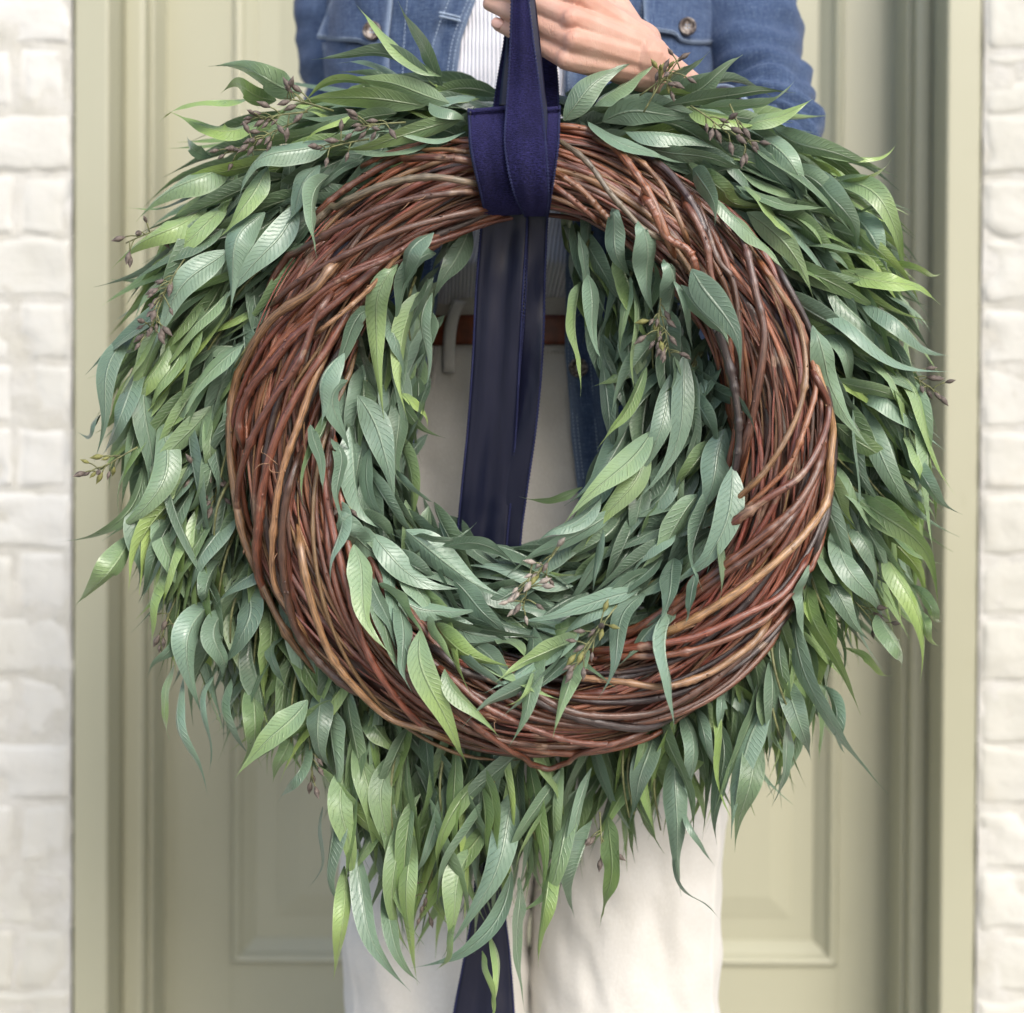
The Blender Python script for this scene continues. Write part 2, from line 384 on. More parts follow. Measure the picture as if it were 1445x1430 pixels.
def panel(x0, x1, z0, z1):
    V = []
    for i, d in prof:
        V += [(x0 + i, YD + d, z0 + i), (x1 - i, YD + d, z0 + i), (x1 - i, YD + d, z1 - i), (x0 + i, YD + d, z1 - i)]
    n = len(prof); F = []; G = []
    for k in range(n - 1):
        for q in range(4):
            f = (k * 4 + q, k * 4 + (q + 1) % 4, (k + 1) * 4 + (q + 1) % 4, (k + 1) * 4 + q)
            (F if k < 8 else G).append(f)
    pf = link('panel', mesh('panel', V, G + [tuple((n - 1) * 4 + q for q in range(4))], MG, smooth=False), dr)
    link('panel_moulding', mesh('panel_moulding', V, F, MG, smooth=False), pf)
for x0, x1 in ((px_[0], px_[1]), (px_[2], px_[3])):
    panel(x0 + .0005, x1 - .0005, zb + .0005, zl0 - .0005); panel(x0 + .0005, x1 - .0005, zl1 + .0005, zt - .0005)

# ------------------------------------------------------------------ person
per = empty('person', (.01, .25, 0), 'person in a blue denim jacket, white top and cream trousers holding up the wreath', 'person')
XC = P(738, 300, .2).x
def ell(a, xc, yc, Wd, D, p=2.0):
    c, s = math.cos(a), math.sin(a); e = 2.0 / p
    return xc + Wd * math.copysign(abs(c) ** e, c), yc - D * math.copysign(abs(s) ** e, s)
# white top
def shell(name, rows, nth, zfun, wfun, mat, parent, a0=0., a1=2 * math.pi, disp=None, colf=None, thick=.0012, closed=True, edges=None):
    V = []; U = []; C = []
    for i, z in enumerate(rows):
        xc, yc, Wd, D, p = wfun(z)
        if edges: a0, a1 = edges(z)
        for j in range(nth):
            t = j / nth if closed else j / (nth - 1)
            a = a0 + (a1 - a0) * t; x, y = ell(a, xc, yc, Wd, D, p)
            n = Vector(((x - xc) / Wd ** 2, (y - yc) / D ** 2, 0)).normalized()
            if disp: dd = disp(a, z, x, y); x += n.x * dd; y += n.y * dd
            V.append((x, y, z)); U.append((a * Wd * .85, z)); C.append(colf(a, z, t) if colf else (0, 0, 0))
    F = gridf(len(rows), nth, closed)
    o = link(name, mesh(name, V, F, mat, U, C), parent)
    s = o.modifiers.new('thickness', 'SOLIDIFY'); s.thickness = thick; s.offset = 0
    return o
zw = P(700, 428, .145).z        # waist line (top of trousers)
def topw(z): k = max(0, (z - zw)); return XC, .25, .148 + .02 * min(1, k / .2), .098 + .016 * min(1, k / .18), 2.2
def topd(a, z, x, y):
    s = max(0, 1 - abs(z - (zw + .035)) / .04)
    return .012 * s * s + .004 * fbm(x * 12, 1, z * 16)
rows = np.linspace(zw - .004, P(700, -60, .15).z, 70)
top_o = shell('ribbed_top', rows, 140, None, topw, MRIB, per, disp=topd)
top_o['label'] = 'white ribbed knit top'
# trousers
zc = P(755, 900, .145).z
def pelv(z):
    t = min(1, max(0, (zw - z) / .14)); t = t * t * (3 - 2 * t)
    return XC + .004, .25, .150 + .033 * t, .102 + .012 * t, 2.3
def trd(a, z, x, y): return .005 * fbm(x * 14, 2, z * 9) + .005 * fbm(x * 26, 8, z * 7 + x * 14)
parts = []
def tr_shell(rows, wf, nth, dsp, outs=0):
    V = []; U = []; C = []
    for z in rows:
        xc, yc, Wd, D, p = wf(z)
        for j in range(nth):
            a = 2 * math.pi * j / nth; x, y = ell(a, xc, yc, Wd, D, p); n = Vector(((x - xc) / Wd ** 2, (y - yc) / D ** 2, 0)).normalized()
            dd = dsp(a, z, x, y); sm = 1. if (outs and abs(a - (.62 if outs > 0 else math.pi - .62)) < .030) else 0.
            dd += .0012 * sm; V.append((x + n.x * dd, y + n.y * dd, z)); U.append((a * Wd, z)); C.append((sm, 0, 0))
    return np.array(V), gridf(len(rows), nth, True), np.array(U), np.array(C, float)
parts.append(tr_shell(np.linspace(zw + .006, zc + .05, 60), pelv, 120, trd))
xg = P(757, 1350, .15).x; xlL = P(481, 1400, .2).x; xlR = P(1029, 1400, .2).x
for s in (-1, 1):
    def lw(z, s=s):
        t = min(1, max(0, (zc + .05 - z) / .25)); xo = xlL if s < 0 else xlR
        pel = XC + .004 + s * .183; o = pel + (xo - pel) * t; i = xg + s * (-.004 + .002 * t)
        return (o + i) / 2, .25 + (.006 if s < 0 else 0), abs(o - i) / 2, .112 - .008 * t, 2.35
    def ld(a, z, x, y, s=s):
        f = math.exp(-((x - (xg + s * .07)) / .03) ** 2) * .006 - math.exp(-((x - (xg + s * .115)) / .02) ** 2) * .004
        return f + .009 * fbm(x * 11 + s * 3 + z * 3, 4, z * 4) + .004 * fbm(x * 30 + z * 9, 4, z * 12)
    parts.append(tr_shell(np.linspace(zc + .058, .04, 110), lw, 150, ld, s))
tr = link('trousers', mesh('trousers', *[q for q in (lambda c: (c[0], c[1]))(cat(parts))], MTR), per)
c4 = cat(parts); bpy.data.objects.remove(tr)
tr = link('trousers', mesh('trousers', c4[0], c4[1], MTR, c4[2], c4[3]), per); tr['label'] = 'cream wide leg trousers'
def front_y(px, py, wf, off):
    """y of a torso shell seen at the pixel"""
    y = .15
    for _ in range(4):
        p = P(px, py, y); xc, yc, Wd, D, pw = wf(p.z); t = min(.98, abs((p.x - xc) / Wd)); y = yc - D * (1 - t ** pw) ** (1 / pw) - off
    return y
# waistband seams, fly and loop
def curve_on(pts, wf, off, n=30):
    return np.array([P(x, y, front_y(x, y, wf, off)) for x, y in catmull(pts, n)])
def stitches(name, lines, mat, parent, step=.0034, ln=.0022, r=.00045):
    out = []
    for c in lines:
        L = np.concatenate([[0], np.cumsum(np.linalg.norm(np.diff(c, axis=0), axis=1))]); s = 0
        while s + ln < L[-1]:
            q = np.array([[np.interp(v, L, c[:, k]) for k in range(3)] for v in (s, s + ln / 2, s + ln)])
            out.append(tube(q, r, 4)); s += step
    c = cat(out); return link(name, mesh(name, c[0], c[1], mat), parent, kind='stuff')
stitches('stitching', [curve_on([(590, 487), (640, 489), (700, 492), (760, 497), (830, 500)], pelv, .003), curve_on([(612, 500), (606, 540), (590, 580)], pelv, .003),
                       curve_on([(1018, 1100), (1014, 1250), (1010, 1440)], lambda z: (XC + .095, .25, .10, .108, 2.3), -.006)], MTHW, tr)
# front pocket fold
c = tube(curve_on([(618, 485), (612, 530), (596, 575), (575, 610)], pelv, -.0008), .0022, 6, flat=.6); link('pocket_seam', mesh('pocket_seam', c[0], c[1], MTR, c[2], np.zeros((len(c[0]), 3))), tr)
c = tube(curve_on([(590, 484), (640, 486), (700, 489), (760, 494), (830, 498)], pelv, -.0005), .0018, 6, flat=.7); link('waistband_seam', mesh('waistband_seam', c[0], c[1], MTR, c[2], np.zeros((len(c[0]), 3))), tr)
def patch(name, L, Rr, wf, off, mat, parent, nu=12, nv=8, thick=.002, colf=None, bulge=0.):
    """quad strip between two px polylines laid on a torso shell"""
    A = catmull(L, nu); B = catmull(Rr, nu); V = []; U = []; C = []
    for i in range(nu):
        for j in range(nv):
            t = j / (nv - 1); q = A[i] * (1 - t) + B[i] * t; s = i / (nu - 1)
            b = bulge * math.sin(math.pi * t) * math.sin(math.pi * s)
            p = P(q[0], q[1], front_y(q[0], q[1], wf, off + b)); V.append(p); U.append((p.x, p.z)); C.append(colf(s, t) if colf else (0, 0, 0))
    o = link(name, mesh(name, V, gridf(nu, nv), mat, U, C), parent)
    m = o.modifiers.new('thickness', 'SOLIDIFY'); m.thickness = thick; m.offset = 0; return o
belt = shell('belt', np.linspace(P(700, 486, .14).z, P(700, 444, .14).z, 6), 120, None, lambda z: (XC + .004, .25, .1565, .1095, 2.25), MBELT, per, thick=.003)
belt['label'] = 'brown leather belt'
patch('belt_loop', [(640, 424), (629, 455), (625, 525)], [(658, 426), (646, 456), (642, 527)], lambda z: (XC + .004, .25, .1565, .1095, 2.25), .004, MTR, tr, 14, 5, .002, bulge=.002)
patch('belt_loop', [(812, 430), (812, 470), (812, 530)], [(828, 430), (829, 470), (829, 530)], lambda z: (XC + .004, .25, .1565, .1095, 2.25), .004, MTR, tr, 14, 5, .002)

# jacket
def jw(z):
    t = (z - zw); fl = min(1, max(0, -t / .12)); return XC + .002, .262, .190 + .006 * math.sin(t * 9) + .018 * fl, .128 + .004 * math.sin(t * 7 + 1) + .014 * fl, 2.35
eL = [(P(678, -70, .14), ), ]
lp = np.array([[PXY[1], PXY[0]] for PXY in ((680, -80), (672, 0), (650, 60), (641, 130), (634, 250), (622, 350), (616, 422), (607, 500), (597, 560), (588, 620), (570, 700), (560, 760))])
rp = np.array([[PXY[1], PXY[0]] for PXY in ((798, -80), (797, 0), (797, 100), (799, 200), (799, 400), (797, 500), (801, 560), (806, 620), (813, 680), (818, 720), (822, 760))])
zt_, zbm = P(700, -75, .14).z, P(700, 712, .14).z
def py_of(z): return PX((XC, .14, z))[1]
def jedges(z):
    py = py_of(z); xl = P(np.interp(py, lp[:, 0], lp[:, 1]), py, .138).x; xr = P(np.interp(py, rp[:, 0], rp[:, 1]), py, .138).x
    xc, yc, Wd, D, p = jw(z); f = lambda x: math.acos(max(-1, min(1, math.copysign(abs((x - xc) / Wd) ** (p / 2), x - xc))))
    aR, aL = f(xr), f(xl)
    return aR, aL - 2 * math.pi
def jd(a, z, x, y):
    f = .007 * fbm(x * 9, 3, z * 7) + .006 * fbm(x * 22 + z * 9, 3, z * 11)
    s = math.exp(-((x - (XC - .12)) / .02) ** 2) * .004 * math.sin(z * 40) if y < .25 else 0
    return f + s
def jcol(a, z, t): e = min(t, 1 - t); return (.55 * math.exp(-(e / .006) ** 2) + .35 * math.exp(-((e - .022) / .004) ** 2), 0, 0)
jk = shell('denim_jacket', np.linspace(zbm, zt_, 110), 260, None, jw, MDEN, per, disp=jd, colf=jcol, thick=.0022, closed=False, edges=jedges)
jk['label'] = 'blue denim jacket worn open'
def jwd(z): return jw(z)
LE = [(658, -10), (645, 30), (634, 80), (628, 128)]; LE2 = [(650, -10), (636, 30), (625, 80), (619, 128)]
lines = []
for dxx in (-5, -12, -38): lines.append(curve_on([(x + dxx, y) for x, y in ((672, 0), (650, 60), (641, 130), (634, 250), (616, 422), (607, 500), (597, 560), (588, 620))], jw, .0035, 60))
for dxx in (5, 11, 36): lines.append(curve_on([(x + dxx, y) for x, y in ((797, 0), (797, 100), (799, 200), (799, 400), (797, 500), (801, 560), (806, 620), (813, 680))], jw, .0035, 60))
lines.append(curve_on([(578, -30), (572, 30), (568, 110)], jw, .0035, 20)); lines.append(curve_on([(480, -30), (470, 60), (462, 160)], jw, .0035, 20))
lines.append(curve_on([(905, -30), (905, 60), (903, 130)], jw, .0035, 20))
stitches('stitching', lines, MTHR, jk)
# pocket flaps
def ecol(s, t): e = min(t, 1 - t, 1 - s); return (.8 * math.exp(-(e / .05) ** 2), 0, 0)
def flap(grid_top, grid_bot, nrow=10, ncol=18):
    A = catmull(grid_top, ncol); B = catmull(grid_bot, ncol); V = []; U = []; C = []
    for i in range(nrow):
        s = i / (nrow - 1)
        for j in range(ncol):
            q = A[j] * (1 - s) + B[j] * s; t = j / (ncol - 1); off = .004 + .005 * s + .002 * math.sin(t * 7)
            p = P(q[0], q[1], front_y(q[0], q[1], jw, off)); V.append(p); U.append((p.x, p.z)); C.append(ecol(s, t))
    o = link('pocket_flap', mesh('pocket_flap', V, gridf(nrow, ncol), MDEN, U, C), jk); m = o.modifiers.new('thickness', 'SOLIDIFY'); m.thickness = .003; m.offset = 0
    be = np.array([P(q[0], q[1] - 5, front_y(q[0], q[1], jw, .0125)) for q in catmull(grid_bot, 40)]); stitches('stitching', [be], MTHR, o)
    return o
flap([(474, -14), (510, -14), (555, -14)], [(447, 54), (475, 58), (505, 60), (522, 66), (546, 68)])
flap([(906, -14), (960, -14), (1022, -14)], [(909, 30), (922, 43), (952, 50), (962, 60), (1000, 63), (1036, 57)])
patch('pocket', [(455, 60), (470, 160), (480, 240)], [(548, 66), (552, 160), (556, 240)], jw, .004, MDEN, jk, 14, 10, .002, lambda s, t: (.5 * math.exp(-(min(t, 1 - t) / .05) ** 2), 0, 0), .004)
patch('pocket', [(925, 45), (930, 120), (934, 200)], [(1022, 58), (1024, 120), (1022, 200)], jw, .004, MDEN, jk, 14, 10, .002, lambda s, t: (.5 * math.exp(-(min(t, 1 - t) / .05) ** 2), 0, 0), .004)
def button(px, py, off, r=.0088):
    y = front_y(px, py, jw, off); c = P(px, py, y); pr = [(0, -.0010), (.45, -.0010), (.55, -.0018), (.72, -.0030), (.88, -.0034), (.98, -.0022), (1, 0), (.98, .0016), (0, .0018)]
    n = 28; V = []; F = []
    for i, (q, d) in enumerate(pr):
        for k in range(n): a = 2 * math.pi * k / n; V.append((c.x + q * r * math.cos(a), c.y + d, c.z + q * r * math.sin(a)))
    F = gridf(len(pr), n, True)
    o = link('button', mesh('button', V, F, MBT), jk)
    hs = []
    for sx in (-1, 1):
        for sz in (-1, 1):
            p = np.array([[c.x + sx * r * .17, c.y - .0013, c.z + sz * r * .17], [c.x + sx * r * .17, c.y - .0006, c.z + sz * r * .17]]); hs.append(tube(p, r * .09, 8))
    q = cat(hs); link('thread_hole', mesh('thread_hole', q[0], q[1], MTHR), o, kind='stuff')
    return o
button(525, 44, .0135); button(970, 38, .0135, .0084); button(816, 519, .006, .0088)
# button hole
c = [tube(curve_on([(620, 18), (634, 21), (650, 25)], jw, .004), .0011, 6), tube(curve_on([(620, 23), (634, 26), (650, 30)], jw, .004), .0011, 6)]
c = cat(c); link('buttonhole', mesh('buttonhole', c[0], c[1], MTHR), jk)
# sleeves
def sleeve(path, rad, name='sleeve', seedv=0., n=90, ns=48):
    pts = catmull([tuple(P(*q)) for q in path], n); r = catmull([(v, 0, 0) for v in rad], n)[:, 0]
    V, F, U, C = tube(pts, r, ns, cap=False); V2 = V.reshape(n, ns, 3); cen = pts[:, None]
    N = nrm(V2 - cen)
    for i in range(n):
        for j in range(ns):
            x, y, z = V2[i, j]; s = i / n
            bend = math.exp(-((s - .62) / .16) ** 2)
            d = .010 * fbm(x * 10 + seedv, y * 10, z * 14) + (.005 + .007 * bend) * fbm(x * 14, y * 22 + seedv, z * 30, 2)
            an = 2 * math.pi * j / ns; d += bend * (.0055 if seedv == 0 else .0012) * math.sin(s * 105 + 1.6 * math.sin(an * 2 + seedv) + 2 * fbm(x * 8, y * 8, z * 8)) * (.4 + .6 * abs(math.sin(an)))
            V2[i, j] += N[i, j] * d
    aa = np.linspace(0, 2 * np.pi, ns, endpoint=False); U = np.stack([U[:, 0], np.tile(aa, n) * .05], 1)
    col = np.zeros((n * ns, 3)); col[-ns * 2:, 0] = .8; col[-ns * 8:-ns * 7, 0] = .6
    o = link(name, mesh(name, V2.reshape(-1, 3), F, MDEN, U[:, ::-1], col), jk); m = o.modifiers.new('thickness', 'SOLIDIFY'); m.thickness = .0025; m.offset = -1
    return o
sleeve([(1012, -200, .27), (1028, -60, .255), (1046, 60, .23), (1075, 160, .20), (1080, 225, .165), (1050, 222, .12), (1012, 186, .075)], [.068, .060, .057, .052, .048, .042, .034])
sleeve([(470, -200, .29), (484, -60, .30), (490, 120, .31), (495, 330, .31), (530, 500, .30)], [.066, .05, .045, .042, .036], seedv=5)
cf = catmull([tuple(P(1022, 196, .083)), tuple(P(1010, 184, .072)), tuple(P(998, 173, .063))], 8)
c = tube(cf, np.array([.0372, .0378, .0375, .037, .0372, .0375, .0378, .0372]), 40, cap=False, col=(.85, 0, 0)); cu = link('cuff', mesh('cuff', c[0], c[1], MDEN, c[2], c[3]), jk, label='pale turned back denim cuff')
m = cu.modifiers.new('thickness', 'SOLIDIFY'); m.thickness = .003; m.offset = -1

# forearm and hand, one continuous surface
def ico(c, r):
    return c, r
balls = []
def cap_(a, b, ra, rb):
    A = P(a[0], a[1], a[2]); B = P(b[0], b[1], b[2]); k = .00060
    ra, rb = ra * k, rb * k; L = (B - A).length; n = max(2, int(L / (min(ra, rb) * .22)))
    for i in range(n + 1): t = i / n; balls.append((A.lerp(B, t), ra + (rb - ra) * t))
# pinky, ring, middle, index : knuckle, mid joint, end joint, tip   (px, px, depth)
fing = [[(799, 83, -.020), (752, 58, -.010), (722, 44, -.004), (703, 36, .001)], [(811, 57, -.027), (750, 30, -.014), (712, 14, -.006), (690, 6, .000)],
        [(808, 27, -.028), (750, 2, -.016), (706, -12, -.008), (676, -16, .000)], [(815, -4, -.022), (760, -30, -.014), (716, -44, -.006), (692, -48, .002)]]
rr = [[14.8, 12.0, 10.4, 8.2], [16, 13.6, 11.8, 9.2], [16.4, 14, 12, 9.6], [16.6, 14, 12, 9.6]]
wr = [(905, 98, .010), (905, 84, .006), (906, 72, .006), (905, 62, .010)]
for f, r, w in zip(fing, rr, wr):
    for k in range(3): cap_(f[k], f[k + 1], r[k], r[k + 1])
    cap_(f[0], w, r[0] * 1.06, 26); cap_((f[0][0] - 2, f[0][1], f[0][2] - .0025), (f[0][0] + 6, f[0][1] + 2, f[0][2]), r[0] * .93, r[0] * .9)
cap_((812, 74, .010), (915, 92, .014), 20, 29); cap_((822, 10, .012), (905, 60, .016), 24, 29); cap_((835, 40, .012), (905, 78, .016), 23, 29)
cap_((850, 92, .004), (905, 104, .01), 17, 26)
cap_((912, 82, .006), (935, 106, .014), 33, 31); cap_((935, 106, .014), (990, 160, .05), 33, 40); cap_((990, 160, .05), (1058, 224, .13), 40, 44)
cap_((1058, 224, .13), (1066, 160, .2), 44, 48); cap_((1066, 160, .2), (1030, -60, .25), 48, 60)
cap_((885, 40, .02), (850, -20, .03), 24, 20); cap_((850, -20, .03), (800, -45, .02), 18, 15); cap_((800, -45, .02), (755, -40, .01), 15, 12)
V = []; F = []
import bmesh
bmq = bmesh.new(); bmesh.ops.create_icosphere(bmq, subdivisions=2, radius=1); bv = np.array([v.co[:] for v in bmq.verts]); bf = [tuple(v.index for v in f.verts) for f in bmq.faces]; bmq.free()
for c, r in balls:
    n = len(V); V += (bv * r + np.array(c)).tolist(); F += [tuple(i + n for i in f) for f in bf]
hd = link('body', mesh('body', V, F, MSK), per, label='bare forearm and hand gripping the ribbon')
m = hd.modifiers.new('remesh', 'REMESH'); m.mode = 'VOXEL'; m.voxel_size = .0011; m.use_smooth_shade = True
m = hd.modifiers.new('smooth', 'SMOOTH'); m.iterations = 4; m.factor = .5
def nail(p, d, r):
    n = 10; V = []
    c = Vector(P(*p)); ax = Vector((d[0], 0, -d[1])).normalized(); up = Vector((0, -1, 0)); sd_ = ax.cross(up)
    for i in range(n):
        for j in range(7):
            u = i / (n - 1); v = j / 3 - 1; w = math.sqrt(max(0, 1 - (2 * abs(u - .5)) ** 3)) 
            q = c + ax * (u - .5) * r * 1.7 + sd_ * v * w * r * .72 + up * (r * .30 * (1 - v * v * .9) - r * .25 * u)
            V.append(q)
    o = link('fingernail', mesh('fingernail', V, gridf(n, 7), MNAIL), per); mm = o.modifiers.new('t', 'SOLIDIFY'); mm.thickness = .0006
nail((702, 33, -.0045), (-1, -.42), .0058)

# ------------------------------------------------------------------ wreath
wreath = empty('willow_wreath', tuple(P(752, 1085, 0)), 'large woven willow wreath covered in long eucalyptus leaves, held up by a navy ribbon', 'wreath')
KM = 1.2 / FPX       # metres per px at y=0
RC = (752., 628.)
def ringp(phi):
    """phi measured from +x towards up; returns outer radius and thickness in px"""
    ro = 1 / math.hypot(math.cos(phi) / 424, math.sin(phi) / 447)
    d = (phi - math.pi / 2 + math.pi) % (2 * math.pi) - math.pi
    th = 150 - 30 * math.exp(-(d / .45) ** 2)
    return ro, th
def tor(phi, psi, s=1.0):
    """psi 0 = outer rim, pi/2 = front, pi = inner rim"""
    ro, th = ringp(phi); r = th / 2; q = ro - r + r * s * math.cos(psi); y = -r * KM * s * math.sin(psi)
    k = (1.2 + y) / 1.2   # keep silhouettes at their px whatever the depth
    return P(RC[0] + q * math.cos(phi), RC[1] - q * math.sin(phi), y)
def front(px, py, off=0.0):
    dx, dy = px - RC[0], -(py - RC[1]); phi = math.atan2(dy, dx); q = math.hypot(dx, dy); ro, th = ringp(phi); r = th / 2
    d = q - (ro - r)
    if abs(d) >= r: return 1e9
    return -math.sqrt(r * r - d * d) * KM - off
RED, DRK, TAN, BRN, GRY, LTN, ORG = (.155, .052, .028), (.042, .025, .024), (.23, .13, .06), (.095, .042, .024), (.18, .145, .10), (.27, .15, .075), (.225, .085, .038)
HERO = [  # px polylines, width px, colour
 ([(705, 290), (676, 296), (575, 322), (487, 360), (420, 398), (375, 440)], 12, BRN), ([(500, 352), (468, 377), (443, 408), (387, 447), (352, 496), (328, 562), (324, 625), (332, 700), (345, 763), (366, 815), (405, 896), (450, 955)], 15, TAN),
 ([(560, 350), (524, 384), (450, 447), (415, 475), (380, 517), (352, 552), (338, 597), (345, 640)], 15, RED), ([(510, 400), (468, 482), (422, 552), (391, 615), (373, 678), (365, 740), (363, 800), (391, 875)], 15, RED),
 ([(480, 400), (450, 440), (422, 510), (384, 566), (349, 636), (335, 702), (345, 765)], 13, RED), ([(470, 480), (447, 527), (422, 597), (398, 667), (387, 737), (387, 822), (412, 868), (440, 910)], 12, LTN),
 ([(430, 620), (405, 700), (398, 770), (405, 840), (422, 896), (468, 952), (524, 990)], 14, BRN), ([(420, 740), (429, 805), (447, 875), (468, 927), (510, 980), (552, 1015), (604, 1032), (646, 1050)], 13, LTN),
 ([(455, 640), (461, 700), (475, 770), (496, 850), (517, 917), (552, 976), (597, 1025), (643, 1053)], 13, RED), ([(520, 780), (527, 833), (545, 892), (566, 945), (604, 990), (650, 1025), (700, 1043), (790, 1056)], 12, BRN),
 ([(590, 900), (625, 924), (650, 945), (702, 962), (755, 988), (800, 1008), (857, 1022), (910, 1027), (955, 1012)], 15, DRK), ([(610, 935), (639, 959), (685, 997), (742, 1025), (805, 1046), (857, 1050), (920, 1036)], 12, RED),
 ([(600, 970), (636, 997), (685, 1036), (727, 1064), (770, 1085), (778, 1085), (822, 1064), (880, 1045), (930, 1025)], 11, RED), ([(680, 930), (710, 945), (745, 973), (805, 1004), (857, 1011), (927, 1004), (997, 966), (1050, 924), (1085, 890)], 13, BRN),
 ([(780, 945), (812, 955), (875, 962), (938, 969), (997, 952), (1032, 931), (1067, 903), (1090, 868)], 12, LTN), ([(820, 920), (868, 917), (924, 910), (980, 899), (1050, 868), (1102, 840), (1130, 805), (1148, 770)], 13, RED),
 ([(830, 935), (875, 927), (945, 924), (1015, 906), (1078, 875), (1120, 833), (1151, 787), (1167, 740)], 12, RED), ([(910, 905), (959, 885), (997, 864), (1050, 829), (1102, 787), (1137, 752), (1165, 710), (1172, 650), (1174, 597), (1155, 527), (1140, 490)], 14, LTN),
 ([(850, 900), (889, 892), (945, 857), (1015, 805), (1067, 763), (1120, 717), (1150, 670), (1168, 600)], 16, RED), ([(890, 900), (924, 882), (966, 850), (1030, 805), (1090, 760), (1140, 700)], 12, BRN),
 ([(1000, 770), (1036, 737), (1085, 702), (1130, 671), (1162, 615), (1169, 573), (1158, 545), (1140, 510)], 13, RED), ([(1010, 740), (1036, 709), (1078, 667), (1106, 625), (1127, 580), (1137, 524), (1127, 457), (1102, 415), (1074, 370)], 10, TAN),
 ([(1020, 755), (1050, 720), (1113, 657), (1134, 608), (1151, 545), (1141, 492), (1120, 440), (1085, 387), (1060, 350)], 10, ORG), ([(1010, 285), (1029, 310), (1050, 345), (1067, 415), (1078, 468), (1067, 562), (1056, 610), (1040, 680)], 14, BRN),
 ([(960, 275), (976, 300), (997, 345), (1004, 391), (1022, 440), (1032, 510), (1036, 615)], 12, RED), ([(975, 270), (990, 300), (1015, 370), (1032, 391), (1043, 457), (1046, 597), (1040, 660)], 10, BRN),
 ([(765, 182), (790, 178), (838, 187), (873, 214), (900, 249), (922, 284), (940, 330), (955, 370)], 13, ORG), ([(765, 190), (788, 199), (828, 228), (859, 270), (885, 300), (910, 325), (945, 340)], 10, GRY),
 ([(830, 190), (870, 211), (904, 228), (935, 263), (953, 298), (975, 350)], 9, LTN), ([(860, 200), (900, 214), (942, 242), (970, 277), (988, 310), (1000, 350)], 14, DRK), ([(905, 270), (924, 300), (941, 335), (973, 356), (985, 400)], 14, ORG),
 ([(695, 262), (662, 257), (610, 250), (557, 257), (505, 276), (459, 301), (430, 330)], 13, GRY), ([(700, 276), (668, 271), (610, 276), (557, 287), (505, 308), (452, 336), (400, 371), (370, 430)], 12, BRN), ([(695, 232), (662, 227), (610, 222), (557, 227), (522, 245), (470, 280), (430, 320)], 13, RED),
 ([(695, 203), (662, 200), (627, 199), (596, 203), (547, 217), (500, 240)], 9, ORG), ([(695, 216), (662, 215), (624, 211), (575, 215), (530, 230)], 8, TAN), ([(610, 330), (590, 338), (545, 366), (496, 387), (450, 415), (410, 460)], 9, RED), ([(590, 340), (573, 349), (524, 405), (485, 440), (440, 475)], 9, TAN),
 ([(1000, 430), (1015, 470), (1036, 545), (1043, 615), (1030, 700)], 15, DRK), ([(760, 235), (785, 245), (820, 268), (850, 300), (880, 330)], 11, ORG), ([(755, 250), (780, 262), (815, 288), (850, 318)], 11, RED), ([(1080, 340), (1110, 400), (1140, 460), (1160, 520), (1172, 580), (1176, 640), (1165, 730), (1140, 800)], 13, DRK)]
def knob_r(n, w, rs, taper=True):
    t = np.linspace(0, 1, n); r = np.full(n, w / 2 * KM * .88) * (.22 + .78 * np.clip(np.minimum(t, 1 - t) / .07, 0, 1))
    if taper: r *= (1 - .22 * t) if rs.random() < .5 else (.78 + .22 * t)
    for k in range(int(n / 9)): c = rs.random(); r *= 1 + .30 * np.exp(-((t - c) / .009) ** 2)
    r *= 1 + .05 * np.sin(t * rs.uniform(15, 40) + rs.random() * 6)
    return r
rs = np.random.default_rng(11)
def jit(c, a=.22): k = rs.uniform(1 - a, 1 + a); return tuple(max(.01, v * k * rs.uniform(.92, 1.08)) for v in c)
def buds(pts, r, n, out, col):
    for _ in range(n):
        i = rs.integers(3, len(pts) - 3); a = rs.uniform(-1, 1); d = nrm(np.array([a, -1.0, rs.uniform(-.8, .8)])); t = nrm(pts[i + 1] - pts[i]); p = pts[i] + d * r[i] * .7
        q = p + (t * .6 + d * .55) * rs.uniform(.002, .005); out.append(tube(np.array([p, (p + q) / 2 + d * .0006, q]), [r[i] * .35, r[i] * .3, r[i] * .12], 5, col=col))
for k, (pl, w, col) in enumerate(HERO):
    n = 70; c2 = catmull(pl, n); off = .0085 + .010 * rs.random(); pts = []
    for i, (x, y) in enumerate(c2):
        t = i / (n - 1); e = min(t, 1 - t); tuck = max(0, 1 - e / .12) ** 2 * .024
        nr = math.exp(-((x - 727) / 62) ** 4) if y < 340 else 0
        fy = front(x, y, off * (1 - .75 * nr)); fy = min(fy, -.010)
        pts.append(P(x, y, fy + tuck))
    pts = np.array(pts); pts[:, 1] = np.convolve(np.pad(pts[:, 1], 3, mode='edge'), np.ones(7) / 7, 'valid')
    r = knob_r(n, w, rs); cc = jit(col); pr = [tube(pts, r, 9, rs.random() * 9, cc)]; buds(pts, r, 4, pr, cc); c = cat(pr)
    link('twig', mesh('twig', c[0], c[1], MT, c[2], c[3]), wreath)
